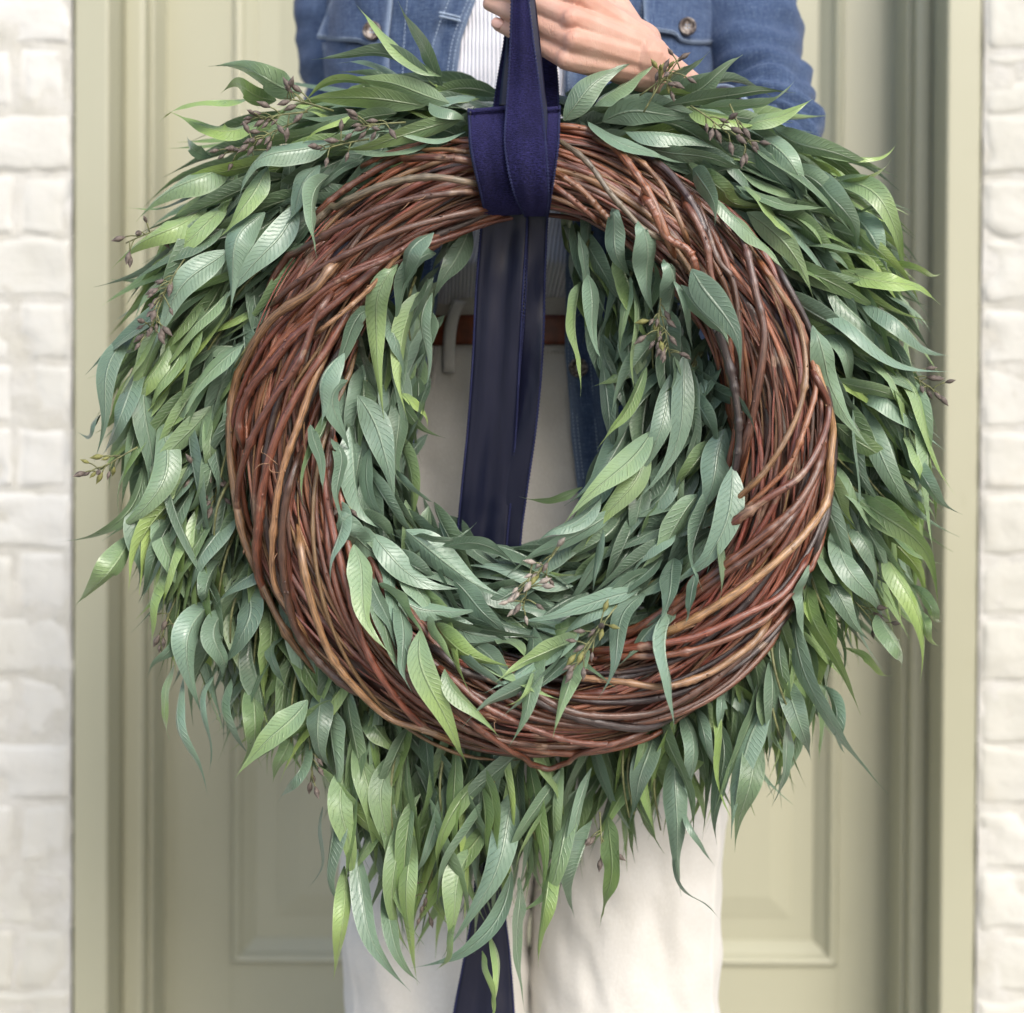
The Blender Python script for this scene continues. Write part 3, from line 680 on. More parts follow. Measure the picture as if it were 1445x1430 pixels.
for k in range(42):
    lay = k % 3; s = (1.03, .96, .90)[lay] + rs.uniform(-.03, .03); w = rs.uniform(7.5, 13) if lay < 2 else rs.uniform(6, 10)
    phi0 = rs.uniform(0, 2 * math.pi); kk = rs.uniform(1.1, 2.1) if lay != 1 else rs.uniform(.5, 1.3); span = rs.uniform(1.7, 2.6)
    n = 80; pts = []; w1, w2 = rs.random(2) * 6
    for i in range(n):
        t = i / (n - 1); ph = phi0 + span * (t - .5); ps = math.pi / 2 - kk * span * (t - .5); ss = s - .10 * max(0, 1 - min(t, 1 - t) / .08) + .025 * math.sin(t * 9 + w1)
        pts.append(tor(ph + .02 * math.sin(t * 11 + w2), ps + .06 * math.sin(t * 7 + w1), ss))
    pts = np.array(pts); r = knob_r(n, w, rs); cc = jit([RED, BRN, DRK, RED, ORG, RED, TAN][rs.integers(0, 7)])
    pr = [tube(pts, r, 8, rs.random() * 9, cc)]; buds(pts, r, 3, pr, cc); c = cat(pr); link('twig', mesh('twig', c[0], c[1], MT, c[2], c[3]), wreath)
# finer rods and peeled strips under the wrap
fine = []
for k in range(420):
    s = rs.uniform(.74, .96); fl = rs.random() < .45; w = rs.uniform(3.0, 6) if not fl else rs.uniform(6, 11)
    phi0 = rs.uniform(0, 2 * math.pi); kk = rs.uniform(-.9, 1.0); span = rs.uniform(.5, 1.3); c0 = rs.uniform(.1, math.pi - .1); pts = []; n = 26; w1 = rs.random() * 6
    for i in range(n):
        t = i / (n - 1); pts.append(tor(phi0 + span * (t - .5), c0 - kk * span * (t - .5) + .05 * math.sin(7 * t + w1), s + .02 * math.sin(5 * t + w1)))
    cc = jit([(.24, .075, .045), RED, (.30, .12, .07), BRN, (.20, .06, .038), TAN][rs.integers(0, 6)], .3)
    fine.append(tube(pts, knob_r(n, w, rs), 5, rs.random() * 9, cc, flat=.35 if fl else 1.))
c = cat(fine); link('fine_rods', mesh('fine_rods', c[0], c[1], MT, c[2], c[3]), wreath, kind='stuff')
# core of packed rods
V = []; U = []; na, nb = 260, 60
for i in range(na):
    for j in range(nb):
        ph = 2 * math.pi * i / na; ps = 2 * math.pi * j / nb
        s = .70 + .045 * abs(math.sin(ps * 13 + ph * 9)) + .02 * fbm(math.cos(ph) * 12, math.sin(ph) * 12, ps * 3)
        V.append(tor(ph, ps, s)); U.append((ph * .21, ps / 3))
F = gridf(na, nb, True) + [((na - 1) * nb + j, j, (j + 1) % nb, (na - 1) * nb + (j + 1) % nb) for j in range(nb)]
link('core', mesh('core', V, F, MT, U, np.tile(np.array([(.050, .022, .016)]), (len(V), 1))), wreath)
# loose fibres
fb = []
for (x, y) in [(372, 640), (380, 655), (385, 800), (580, 283), (960, 890), (700, 1020)]:
    for _ in range(2):
        a = rs.uniform(0, 6.28); L = rs.uniform(10, 26); p0 = (x, y); p1 = (x + L * math.cos(a), y + L * math.sin(a)); mid = ((x + p1[0]) / 2 + rs.uniform(-6, 6), (y + p1[1]) / 2 + rs.uniform(-6, 6)); f0 = min(front(x, y, .014), 0)
        if f0 > 1: continue
        fb.append(tube(catmull([tuple(P(*p0, f0)), tuple(P(*mid, f0 - .007)), tuple(P(*p1, f0 - .003))], 8), .00028, 4))
c = cat(fb); link('loose_fibres', mesh('loose_fibres', c[0], c[1], MFIB), wreath, kind='stuff')

# ------------------------------------------------------------------ leaves
def leaf_geo(ctrl, wpx, tone, lime, rs, N=16, A=5, clear=None, wreal=None):
    """ctrl: 3+ world points. wpx = visible width in px at y=0."""
    e_ = np.array(ctrl[-1]); ctrl = list(ctrl[:-1]) + [tuple(e_ + (e_ - np.array(ctrl[-2])) * .13)]
    p = catmull(ctrl, N); L = np.linalg.norm(np.diff(p, axis=0), axis=1).sum()
    # a little sag wave in depth
    t = np.linspace(0, 1, N); p[:, 1] += .004 * np.sin(t * rs.uniform(3, 7) + rs.random() * 6) * np.sin(np.pi * t)
    ch = nrm(p[-1] - p[0]); lat = nrm(np.cross(ch, np.array([0, -1., 0]))); p += lat[None] * (rs.uniform(-.035, .035) * L * np.sin(2 * np.pi * t))[:, None]
    p += lat[None] * (rs.uniform(-.30, .30) * L * np.maximum(0, t - .68) ** 1.5 * 2)[:, None]
    if clear is not None:
        q = (p - np.array(CAM)) @ Rn; qx = CX + FPX * q[:, 0] / -q[:, 2]; qy = CY - FPX * q[:, 1] / -q[:, 2]
        lim = np.array([front(a, b_, clear) for a, b_ in zip(qx, qy)]); push = np.minimum(0, lim - p[:, 1]); push = np.where(np.abs(lim) > 1, 0, push); push[:2] *= .6
        k = np.convolve(np.pad(push, 2, mode='edge'), np.ones(5) / 5, 'valid'); p[:, 1] += np.minimum(push, k)
    T = nrm(np.gradient(p, axis=0)); Vw = np.array([0, -1., 0]); S = nrm(np.cross(T, Vw)); Nn = np.cross(S, T)
    w = wpx * KM; full = max(w, (wreal or rs.uniform(30, 44)) * KM)
    full = min(full, w * 1.9); th0 = math.acos(min(1, w / full)) * (1 if rs.random() < .5 else -1) + rs.uniform(-.22, .22)
    th = th0 + rs.uniform(-.9, .9) * (t - .35) ** 2 * np.sign(t - .35) + rs.uniform(-.25, .25) * (t - .3)
    S2 = np.cos(th)[:, None] * S + np.sin(th)[:, None] * Nn; N2 = np.cross(S2, T); 
    prof = (t ** .95) * (1 - t) ** 1.9; prof /= prof.max(); prof = np.maximum(prof, .085 * (1.12 - t)); prof[0] = .05; prof = np.maximum(prof, .05 * (t < .08)); prof[-1] = .012
    hw = full / 2 * prof; fold = rs.uniform(-.12, .55); cup = rs.uniform(-.15, .25)
    ph, fq, am = rs.random() * 6, rs.uniform(9, 22), rs.uniform(.02, .10)
    v = np.linspace(-1, 1, A)
    o = p[:, None] + S2[:, None] * (v[None, :, None] * hw[:, None, None])
    d = fold * np.abs(v)[None] * hw[:, None] + cup * v[None] ** 2 * hw[:, None] * math.copysign(1, .5)
    und = am * np.sin(t[:, None] * fq + ph + (v[None] > 0) * 1.7) * v[None] ** 2 * full / 2 * (prof[:, None] > .1)
    o = o - N2[:, None] * (-(d + und))[..., None] * -1
    U = np.stack([np.repeat(t[:, None], A, 1), np.tile((v + 1) / 2, (N, 1))], -1)
    C = np.tile([tone, lime, rs.random()], (N * A, 1))
    return o.reshape(-1, 3), gridf(N, A), U.reshape(-1, 2), C
# (base, mid, tip, width, tone, lime, layer)  f: in front of the willow ring, o: behind/outside, i: inside deep
LV = """622,108 556,66 510,14 32 .6 .6 f
624,122 598,66 557,15 30 .45 .2 f
614,120 530,74 449,90 20 .3 .1 f
600,122 530,93 478,98 14 .6 .1 o
634,146 565,120 485,122 38 .85 .35 f
600,150 490,138 425,134 30 .55 .6 f
530,148 466,176 421,197 12 .6 1 f
522,119 466,116 430,136 12 .5 1 f
655,165 560,195 478,226 30 .75 .5 f
618,195 540,214 468,207 24 .75 .15 f
657,186 590,191 525,186 12 .9 .1 f
606,145 640,158 660,174 22 .6 .1 f
560,160 515,168 470,196 22 .3 .3 f
795,170 828,126 896,96 46 .5 .1 f
838,150 872,126 917,86 26 .5 .3 f
930,138 960,105 997,76 20 .35 .1 f
950,138 1000,116 1043,82 26 .4 .1 f
935,150 1036,136 1110,116 26 .35 .1 f
985,152 1075,146 1122,120 18 .85 .1 f
928,136 958,131 992,134 12 .5 1 f
850,172 900,160 982,163 34 .8 .05 f
870,165 930,150 990,172 26 .7 .05 f
968,150 1020,168 1070,180 38 .35 1 f
1050,180 1098,164 1140,140 28 .6 .6 f
883,186 950,188 1012,214 34 .85 .05 f
830,172 885,206 966,236 26 .7 .05 f
905,206 980,218 1062,262 20 .6 .1 f
1050,185 1115,230 1150,284 46 .95 .1 o
1090,180 1150,205 1245,262 28 .85 .25 o
1172,254 1240,285 1290,376 46 .7 .5 o
1195,298 1235,342 1258,378 38 .95 .05 o
1143,236 1185,290 1216,352 36 .65 .1 o
1140,215 1220,222 1262,212 11 .8 .8 o
1180,262 1225,252 1258,222 10 .8 .8 o
1210,300 1250,289 1283,299 11 .6 .6 o
1180,376 1250,398 1322,411 46 .5 .85 o
1240,378 1290,382 1326,394 12 .8 .9 o
1122,374 1175,398 1236,404 24 .6 .2 o
1054,300 1108,342 1146,411 42 .75 .35 f
1006,280 1060,330 1104,379 28 .65 .25 f
1108,288 1152,322 1172,384 28 .55 .45 o
968,226 1020,280 1082,301 28 .4 .6 f
1050,262 1096,308 1126,332 24 .5 .65 f
1038,262 1095,288 1162,286 22 .3 .2 f
978,238 1000,270 1006,316 24 .45 .1 f
1148,432 1220,478 1330,527 34 .9 .02 o
1212,424 1275,462 1330,506 30 .8 .02 o
1142,462 1168,540 1225,630 44 .75 .15 f
1148,462 1192,500 1207,560 34 .8 .1 o
1208,552 1258,570 1331,622 42 .95 .05 o
1232,500 1292,562 1331,692 34 .5 .6 o
1220,500 1260,545 1276,640 24 .5 .5 o
1276,605 1302,655 1298,702 22 .6 .6 o
1210,568 1242,650 1333,752 42 .5 .1 o
1284,640 1312,690 1345,728 20 .75 .05 o
1174,652 1202,684 1228,754 20 .35 .3 o
1208,697 1266,738 1332,834 44 .6 .6 o
1180,734 1204,812 1255,870 46 .6 .05 o
1188,726 1226,772 1242,842 36 .4 .05 o
1250,778 1284,832 1296,950 36 .45 .9 o
1284,825 1312,862 1330,876 16 .6 .4 o
1150,774 1170,806 1194,822 22 .3 .2 o
1152,806 1190,850 1222,905 42 .3 .05 o
1142,815 1156,888 1202,998 30 .4 .9 o
1136,796 1133,850 1127,905 22 .75 .05 f
1120,856 1148,975 1225,1112 32 .7 .05 o
1238,866 1262,905 1282,934 36 .3 .3 o
1294,862 1308,890 1318,916 14 .6 .6 o
1190,914 1230,936 1256,956 12 .6 .9 o
960,1002 977,1070 978,1142 38 .55 .02 o
952,1056 957,1150 944,1252 42 .4 .02 o
980,998 995,1046 1018,1092 16 .75 .02 o
1026,948 1018,1000 1007,1046 24 .8 .02 o
1090,958 1084,1005 1088,1056 32 .45 .3 o
1098,948 1124,1012 1151,1062 40 .5 .05 o
1062,1030 1056,1105 1038,1192 52 .2 .25 o
1112,1005 1108,1070 1100,1132 36 .15 .05 o
1014,1018 1016,1100 1010,1182 36 .15 .05 o
962,1125 985,1180 994,1222 11 .6 .02 o
950,1195 970,1260 1016,1290 9 .6 .02 o
1163,968 1180,1020 1192,1062 22 .85 .02 o
925,1030 905,1090 900,1160 40 .35 .02 o
495,1074 486,1150 495,1256 44 .8 .45 o
505,1038 524,1120 520,1228 38 .6 .5 o
570,1058 540,1130 550,1236 44 .5 .35 o
566,1145 553,1240 576,1338 30 .45 .45 o
583,1178 572,1245 593,1374 34 .8 .65 o
486,1222 484,1300 474,1376 30 .65 .85 o
498,1188 520,1312 589,1382 28 .6 .02 o
540,1258 556,1332 592,1380 18 .3 .1 o
694,1076 634,1155 616,1232 28 .35 .55 o
728,1112 714,1200 612,1322 50 .7 .02 o
690,1122 645,1190 628,1282 20 .45 .1 o
666,1198 645,1258 632,1342 34 .5 .45 o
640,1290 636,1330 620,1366 14 .5 .7 o
722,1228 690,1312 610,1374 24 .5 .02 o
680,1342 690,1392 692,1446 16 .6 .9 o
690,1318 702,1385 697,1436 14 .6 .8 o
733,1238 727,1300 753,1412 26 .15 .1 o
783,1203 770,1272 747,1352 26 .5 .85 o
820,1108 790,1210 745,1292 30 .55 .35 o
857,1150 864,1225 832,1297 32 .35 .85 o
836,1158 812,1230 812,1288 36 .1 .05 o
632,1098 606,1190 586,1242 18 .6 .02 o
434,988 392,1030 344,1096 44 .85 .45 f
456,958 448,1025 462,1092 50 .35 .02 o
354,963 362,1020 344,1082 34 .15 .5 o
258,958 256,1036 305,1109 20 .85 .02 o
302,952 284,1005 304,1086 16 .85 .02 o
326,958 318,1012 344,1072 20 .5 .02 o
298,978 306,1010 313,1036 18 .4 .8 o
246,938 232,1000 234,1046 18 .5 .7 o
412,1033 398,1070 384,1100 22 .3 .35 o
430,1048 418,1090 400,1132 22 .35 .1 o
468,1108 464,1200 473,1282 36 .3 .02 o
455,1138 452,1190 446,1247 16 .3 .02 o
342,816 346,880 328,945 52 .5 .02 o
312,788 292,832 281,852 20 .5 .02 o
302,848 266,905 276,1002 36 .9 .02 o
318,858 306,910 321,962 34 .6 .02 o
256,878 232,926 209,952 20 .9 .02 o
236,798 212,850 223,912 34 .55 .75 o
263,738 242,792 223,874 26 .8 .65 o
302,722 262,790 240,870 24 .5 .4 o
216,688 194,765 206,824 44 .5 .02 o
224,584 224,690 167,760 44 .75 .2 o
206,648 168,735 102,771 26 .8 .25 o
186,753 155,808 108,846 32 .5 .5 o
190,468 148,540 147,642 46 .5 .02 o
202,508 172,582 145,637 46 .65 .02 o
142,586 128,606 115,615 16 .1 .02 o
264,463 236,525 215,592 36 .6 .5 o
281,428 266,500 259,577 28 .55 .55 o
324,353 260,400 227,497 52 .97 .02 f
374,300 334,345 321,432 56 .92 .02 f
418,286 375,355 324,427 54 .85 .02 f
452,233 420,275 411,318 44 .75 .02 f
464,248 440,290 437,357 28 .65 .1 f
470,198 385,218 334,267 46 .75 .05 f
327,228 262,255 202,310 46 .85 .3 o
378,236 348,288 309,332 46 .8 .55 f
322,283 270,335 204,390 46 .75 .65 o
292,286 232,326 166,374 46 .85 .7 o
357,138 292,143 222,160 30 .55 .95 o
368,170 312,184 244,161 36 .45 .95 o
427,130 378,112 307,87 34 .9 .3 o
390,142 350,128 320,120 22 .3 .8 o
297,221 272,210 262,196 14 .9 .1 o
344,485 292,528 255,590 40 .9 .25 f
346,473 324,540 304,586 18 .55 .5 o
299,568 282,615 255,657 36 .65 .35 o
312,573 298,630 298,684 28 .75 .3 o
318,618 296,680 247,737 30 .5 .1 o
330,714 290,772 279,847 36 .5 .02 o
402,893 384,925 411,987 20 .5 .02 o
515,1003 540,1040 567,1064 24 .2 .5 o
564,378 536,440 530,582 40 .75 .5 f
592,412 566,490 560,578 38 .92 .55 f
556,468 545,520 529,582 28 .8 .55 i
612,328 578,360 567,402 30 .5 .02 f
666,316 640,370 606,418 40 .25 .02 i
616,360 572,398 557,462 24 .65 .02 f
610,413 597,470 606,547 16 .65 .02 f
486,498 452,545 462,602 34 .75 .02 f
492,538 474,580 496,638 28 1 .02 f
505,558 536,620 565,708 50 .7 .02 f
493,603 502,690 547,758 28 1 .02 f
521,633 518,690 561,764 26 .95 .02 f
553,608 582,680 582,738 34 .6 .5 i
565,543 590,575 608,598 13 .6 .9 i
545,543 582,590 622,617 20 .3 .35 i
558,663 580,690 606,714 16 .9 .02 f
470,620 480,660 476,740 24 .5 .02 f
440,600 452,640 450,690 20 .5 .02 f
482,720 512,768 567,788 50 .75 .02 f
524,753 566,802 644,834 46 .9 .02 f
572,748 622,790 704,847 56 .95 .02 f
622,775 680,769 729,792 36 .75 .02 f
583,756 620,764 668,746 13 .5 .02 f
535,823 570,858 602,896 34 .8 .35 f
556,831 602,860 678,870 34 .85 .02 f
603,868 652,892 730,890 44 .95 .02 f
640,818 674,858 727,893 44 .9 .02 f
500,768 510,830 537,917 36 .85 .35 f
594,888 606,955 650,1072 46 .65 .6 f
614,880 656,922 722,932 40 .3 .95 f
628,943 656,985 696,1037 22 .15 .5 f
603,870 618,908 637,944 22 .8 .4 f
690,893 722,903 741,930 24 .85 .35 f
816,903 768,922 704,947 34 .95 .45 f
755,943 744,975 714,993 9 .5 .6 f
912,836 870,900 857,980 26 .5 .02 f
905,831 840,850 738,887 34 .85 .02 f
902,828 838,860 798,907 34 .75 .02 f
860,303 868,352 899,387 36 .65 .02 f
898,318 912,370 917,442 38 .85 .02 f
830,388 836,450 853,507 40 .85 .02 f
820,398 812,462 833,547 30 .6 .5 f
808,313 828,385 861,442 22 .6 .02 i
822,323 850,385 876,437 26 .3 .02 i
892,398 899,460 886,550 18 .75 .35 f
932,373 946,415 926,502 26 .75 .02 f
975,381 1010,430 1051,517 42 .55 .02 f
960,403 1000,453 1032,482 26 .4 .1 f
948,398 972,445 979,492 16 .6 .02 f
914,478 882,515 847,544 36 .5 .4 i
966,498 962,600 906,698 44 .8 .02 f
946,528 930,610 903,684 40 .75 .02 f
912,518 884,580 837,622 20 .5 .8 f
897,583 862,648 814,713 50 .35 .02 i
980,553 998,595 1011,632 34 .3 .02 f
1024,605 1008,670 976,733 52 .7 .02 f
1032,658 1024,735 952,836 50 .9 .02 f
1004,688 987,745 973,818 34 .7 .02 f
920,608 876,660 799,730 44 .9 .4 f
912,623 882,695 829,768 50 .7 .5 f
848,703 800,742 756,758 20 .9 .02 f
822,688 782,705 739,703 15 .7 .4 f
985,698 948,755 902,803 36 .75 .2 f
872,718 800,762 704,802 30 .85 .02 f
937,728 906,775 889,793 48 .2 .02 i
851,748 843,790 829,832 16 .75 .02 f
981,806 972,850 965,880 16 .5 .02 f
951,788 945,830 932,882 22 .4 .02 f
885,700 850,760 790,800 40 .6 .1 i
860,640 838,700 800,760 36 .5 .3 i
1000,520 1002,560 990,610 40 .4 .02 i
900,440 880,480 870,520 30 .35 .02 i"""
leaves = []
def lift(px, py, y, off): return min(y, front(px, py, off)) if front(px, py) < 1e8 else y
hs = np.random.default_rng(3)
for ln in LV.splitlines():
    b, m_, t_, w, tn, li, lay = ln.split(); b, m_, t_ = [tuple(float(v) for v in q.split(',')) for q in (b, m_, t_)]
    w = float(w); tn = float(tn); li = float(li); k = hs.uniform(-.006, .006)
    if lay == 'f': off = .024 + k; base = (-.012 + k, -.020 + k, -.012 + k); ys = [lift(*q, yy, off) for q, yy in zip((b, m_, t_), base)]; ys[0] = max(ys[0], ys[1] + .0)
    elif lay == 'o': ys = [.022 + k, -.002 - tn * .010 + k, .016 + k + hs.uniform(-.008, .02)]
    else: ys = [.02, .006 + k, .012]
    if lay == 'f':   # check in-between points clear the ring as well
        for u in (.25, .5, .75):
            q = ((b[0] * (1 - u) + t_[0] * u), (b[1] * (1 - u) + t_[1] * u)); f = lift(*q, 0, off - .004); ym = ys[0] * (1 - u) + ys[2] * u
            if f < ys[1]: ys[1] = f
    ctrl = [tuple(P(*b, ys[0])), tuple(P(*m_, ys[1])), tuple(P(*t_, ys[2]))]
    tn2 = min(1, max(0, .05 + tn * .98 + hs.uniform(-.12, .10)))
    leaves.append((leaf_geo(ctrl, w * hs.uniform(.68, .84), tn2, li, hs, 22, 7, .027 if lay == 'f' else None), w * 400))
# --- fillers following the fall of the foliage
POLY = [(660, 135), (600, 85), (540, 70), (450, 100), (350, 105), (255, 150), (195, 250), (160, 340), (145, 450), (130, 560), (140, 680), (170, 790), (205, 900), (245, 985), (300, 1060), (370, 1085), (450, 1110), (475, 1270), (560, 1345), (640, 1350), (700, 1300), (760, 1290), (800, 1245), (870, 1225), (950, 1190), (1020, 1165), (1060, 1160), (1120, 1110), (1160, 1040), (1190, 960), (1250, 925), (1300, 900), (1325, 800), (1325, 690), (1325, 560), (1315, 480), (1315, 395), (1285, 290), (1240, 205), (1130, 130), (1040, 110), (930, 105), (850, 120), (790, 165)]
HOLE = [(668, 322), (640, 360), (618, 420), (606, 500), (600, 560), (600, 610), (588, 660), (588, 710), (610, 750), (660, 765), (700, 778), (740, 772), (770, 760), (800, 735), (812, 700), (826, 660), (842, 620), (848, 560), (830, 500), (808, 440), (798, 380), (790, 325)]
HOLE = [(715 + (x - 715) * 1.07, 560 + (y - 560) * 1.02) for x, y in HOLE]
def inside(p, poly):
    x, y = p; r = False; n = len(poly)
    for i in range(n):
        x1, y1 = poly[i]; x2, y2 = poly[i - 1]
        if (y1 > y) != (y2 > y) and x < (x2 - x1) * (y - y1) / (y2 - y1) + x1: r = not r
    return r
FD = [(-180, -.30, .95), (-150, -.20, 1), (-120, -.05, 1), (-90, 0, 1), (-60, .03, 1), (-30, .30, .95), (0, .55, .84), (30, .75, .66), (55, .85, .5), (80, 1, .1), (89, 1, -.05), (91, -1, 0), (110, -.95, .2), (140, -.75, .65), (160, -.5, .86), (180, -.30, .95)]
FI = [(-180, .15, 1), (-150, .5, .85), (-120, .9, .45), (-95, 1, .15), (-85, -1, .2), (-60, -.85, .5), (-30, -.6, .8), (0, -.4, .92), (60, -.1, 1), (120, -.1, 1), (180, .15, 1)]
def flow(tab, deg):
    a = [q[0] for q in tab]; x = np.interp(deg, a, [q[1] for q in tab]); y = np.interp(deg, a, [q[2] for q in tab]); n = math.hypot(x, y) + 1e-9; return x / n, y / n
fs = np.random.default_rng(21); nO = 0; tries = 0
def filler(outer, depth, clr=None, th=None):
    if th is None: th = fs.uniform(-math.pi, math.pi)
    deg = math.degrees(th); ro, tk = ringp(th)
    if outer:
        ext = np.interp(deg, [-180, -135, -90, -45, 0, 45, 80, 100, 135, 180], [1.30, 1.24, 1.32, 1.24, 1.30, 1.32, 1.12, 1.12, 1.32, 1.32])
        q = ro * fs.uniform(.86, ext); dx, dy = flow(FD, deg)
    else:
        q = (ro - tk) * (fs.uniform(.50, 1.12) if not clr else fs.uniform(.84, 1.05)); dx, dy = flow(FI, deg)
    x = RC[0] + q * math.cos(th); y = RC[1] - q * math.sin(th)
    j = fs.normal(0, .34); dx, dy = dx * math.cos(j) - dy * math.sin(j), dx * math.sin(j) + dy * math.cos(j)
    L = fs.uniform(110, 205) if outer else fs.uniform(80, 150)
    g = .22 * (1 if outer else .6); mx, my = x + dx * L * .48, y + dy * L * .48; tx, ty = x + dx * L + fs.normal(0, 9), y + dy * L + g * L * .5 + fs.normal(0, 7)
    if outer:
        if not inside((tx, ty), POLY) or not inside((mx, my), POLY): return None
        rq = math.hypot(tx - RC[0], ty - RC[1])
        if rq < ro * .8: return None
    else:
        if inside((tx, ty), HOLE) or inside((mx, my), HOLE) or inside(((mx + tx) / 2, (my + ty) / 2), HOLE): return None
        if q > (ro - tk) * 1.02 and depth < .01: pass
    ys = [depth + .008, depth, depth + .012 + fs.uniform(-.008, .012)]
    ctrl = [tuple(P(x, y, ys[0])), tuple(P(mx, my, ys[1])), tuple(P(tx, ty, ys[2]))]
    w = fs.uniform(11, 26); tn = fs.beta(.55, .8); li = min(1, max(0, fs.normal(-.16, .36)) + (fs.random() ** 1.6 * .85 if outer and rq > ro * 1.18 else 0))
    return leaf_geo(ctrl, w, tn, li, fs, 14, 5, clr), w * L * .6 * (1 if depth < .02 else .5)
for lo, hi, n in ((.062, .088, 480), (.042, .062, 480), (.022, .042, 420), (-.004, .022, 360)):
    c_ = 0
    while c_ < n:
        r_ = filler(True, fs.uniform(lo, hi))
        if r_: leaves.append(r_); c_ += 1
for lo, hi, n in ((.040, .062, 260), (.020, .040, 250), (-.002, .02, 210)):
    c_ = 0
    while c_ < n:
        r_ = filler(False, fs.uniform(lo, hi))
        if r_: leaves.append(r_); c_ += 1
c_ = 0
while c_ < 210:      # fuller sprays on both shoulders
    dg = fs.uniform(12, 78) if fs.random() < .5 else fs.uniform(102, 170)
    r_ = filler(True, fs.uniform(-.008, .05), None, math.radians(dg))
    if r_: leaves.append(r_); c_ += 1
c_ = 0
while c_ < 80:
    r_ = filler(False, fs.uniform(-.016, -.004), .024)
    if r_: leaves.append(r_); c_ += 1
order = sorted(range(len(leaves)), key=lambda i: -leaves[i][1]); single = set(order[:295]); rest = []
for i, (gx, a) in enumerate(leaves):
    if i in single: link('leaf', mesh('leaf', gx[0], gx[1], ML, gx[2], gx[3]), wreath)
    else: rest.append(gx)
c = cat(rest); link('small_leaves', mesh('small_leaves', c[0], c[1], ML, c[2], c[3]), wreath, kind='stuff')
# branch stems
for k in range(80):
    outer = k < 56; th = fs.uniform(-math.pi, math.pi); deg = math.degrees(th); ro, tk = ringp(th)
    q = ro * fs.uniform(.92, 1.05) if outer else (ro - tk) * fs.uniform(.9, 1.02); dx, dy = flow(FD if outer else FI, deg); x = RC[0] + q * math.cos(th); y = RC[1] - q * math.sin(th); L = fs.uniform(90, 150) if outer else 90
    if outer and 60 < deg < 120: continue
    dp = fs.uniform(.002, .03); e = (x + dx * L, y + dy * L)
    if outer and not inside(e, POLY): continue
    if not outer and inside(e, HOLE): continue
    c = tube(catmull([tuple(P(x, y, dp + .01)), tuple(P(x + dx * L * .5 - dy * 8, y + dy * L * .5 + dx * 8, dp - .008)), tuple(P(*e, dp))], 14), np.linspace(.0015, .0007, 14), 6)
    link('stem', mesh('stem', c[0], c[1], MSTEM), wreath)
# seed clusters
pp = [(0, -.12), (.22, -.08), (.45, .08), (.82, .30), (.95, .52), (.88, .70), (.70, .80), (.72, .84), (.45, .98), (.12, 1.22), (0, 1.32)]
n = 10; V = []
for r, h in pp:
    for k in range(n): a = 2 * math.pi * k / n; V.append((r * .0026 * math.cos(a), r * .0026 * math.sin(a), h * .0088))
podm = mesh('seed_pod', V, gridf(len(pp), n, True), MPOD); podg = mesh('seed_pod_green', V, gridf(len(pp), n, True), MPODG)
podp = mesh('seed_pod_pale', V, gridf(len(pp), n, True), MPODP)
CL = [(400, 165, -1, .2, -.03, 11, 0), (385, 190, -.9, .5, -.028, 9, 0), (440, 150, -.9, -.2, -.03, 9, 0), (540, 178, -.95, .15, -.040, 10, 0), (490, 205, -.9, .25, -.035, 6, 0), (352, 215, -1, .1, -.01, 8, 0), (215, 330, -.8, .35, .0, 6, 0),
      (245, 395, -.45, .85, -.03, 12, 0), (225, 440, -.3, .9, -.03, 12, 0), (165, 650, -.85, .55, -.015, 10, 1), (290, 650, -.3, .9, .0, 7, 0), (925, 130, .5, -.85, -.035, 9, 1), (930, 118, .8, -.5, -.035, 8, 0), (1000, 170, .75, .6, -.04, 8, 0), (1040, 178, .3, .9, -.04, 9, 0),
      (930, 440, -.1, 1, -.035, 11, 1), (938, 470, .2, 1, -.035, 9, 0), (775, 790, -.6, .8, -.05, 13, 2), (745, 825, -.2, 1, -.055, 12, 2), (850, 880, -.6, .75, -.065, 9, 1), (835, 905, -.5, .85, -.068, 9, 0), (440, 1070, .1, 1, .0, 6, 0), (848, 1180, .05, 1, .01, 9, 0),
      (1290, 535, .8, .55, .01, 11, 0), (605, 1255, -.2, 1, .02, 6, 0), (480, 690, .1, 1, -.02, 5, 0), (1215, 860, .6, .7, .02, 5, 0), (310, 680, -.2, 1, .01, 7, 0), (240, 870, -.3, .9, .01, 8, 0)]
for (x, y, dx, dy, dp, npod, gr) in CL:
    base = Vector(P(x - dx * 34, y - dy * 34, dp + .010)); ax = Vector((dx, -.12, -dy)).normalized(); pr = []; tips = []
    q0 = base; q1 = base + ax * .020 + Vector((0, -.004, 0)); q2 = base + ax * .040; pr.append(tube(catmull([q0, q1, q2], 8), np.linspace(.0008, .0006, 8), 5))
    for k in range(npod):
        s = .35 + .65 * (k / npod); o_ = base + ax * .040 * s + Vector((0, -.003, 0)); sdv = Vector((fs.normal(), fs.normal() * .5 - .2, fs.normal())); d = (ax * .7 + sdv * .6).normalized(); L = fs.uniform(.006, .014)
        e = o_ + d * L; pr.append(tube(catmull([o_, o_ + d * L * .5 + Vector((0, -.001, .001)), e], 5), .00055, 4)); tips.append((e, (d + Vector((0, 0, -.25))).normalized()))
    c = cat(pr); so_ = link('seed_cluster', mesh('seed_cluster', c[0], c[1], MSTEM), wreath)
    for e, d in tips:
        o = bpy.data.objects.new('seed_pod', podp if (gr == 2 and fs.random() < .8) else podg if (gr and fs.random() < .5) else podm); COL.objects.link(o); o.parent = so_
        sc = fs.uniform(.62, 1.02); rot = d.to_track_quat('Z', 'Y'); o.matrix_local = Matrix.Translation(e) @ rot.to_matrix().to_4x4() @ Matrix.Scale(sc, 4)

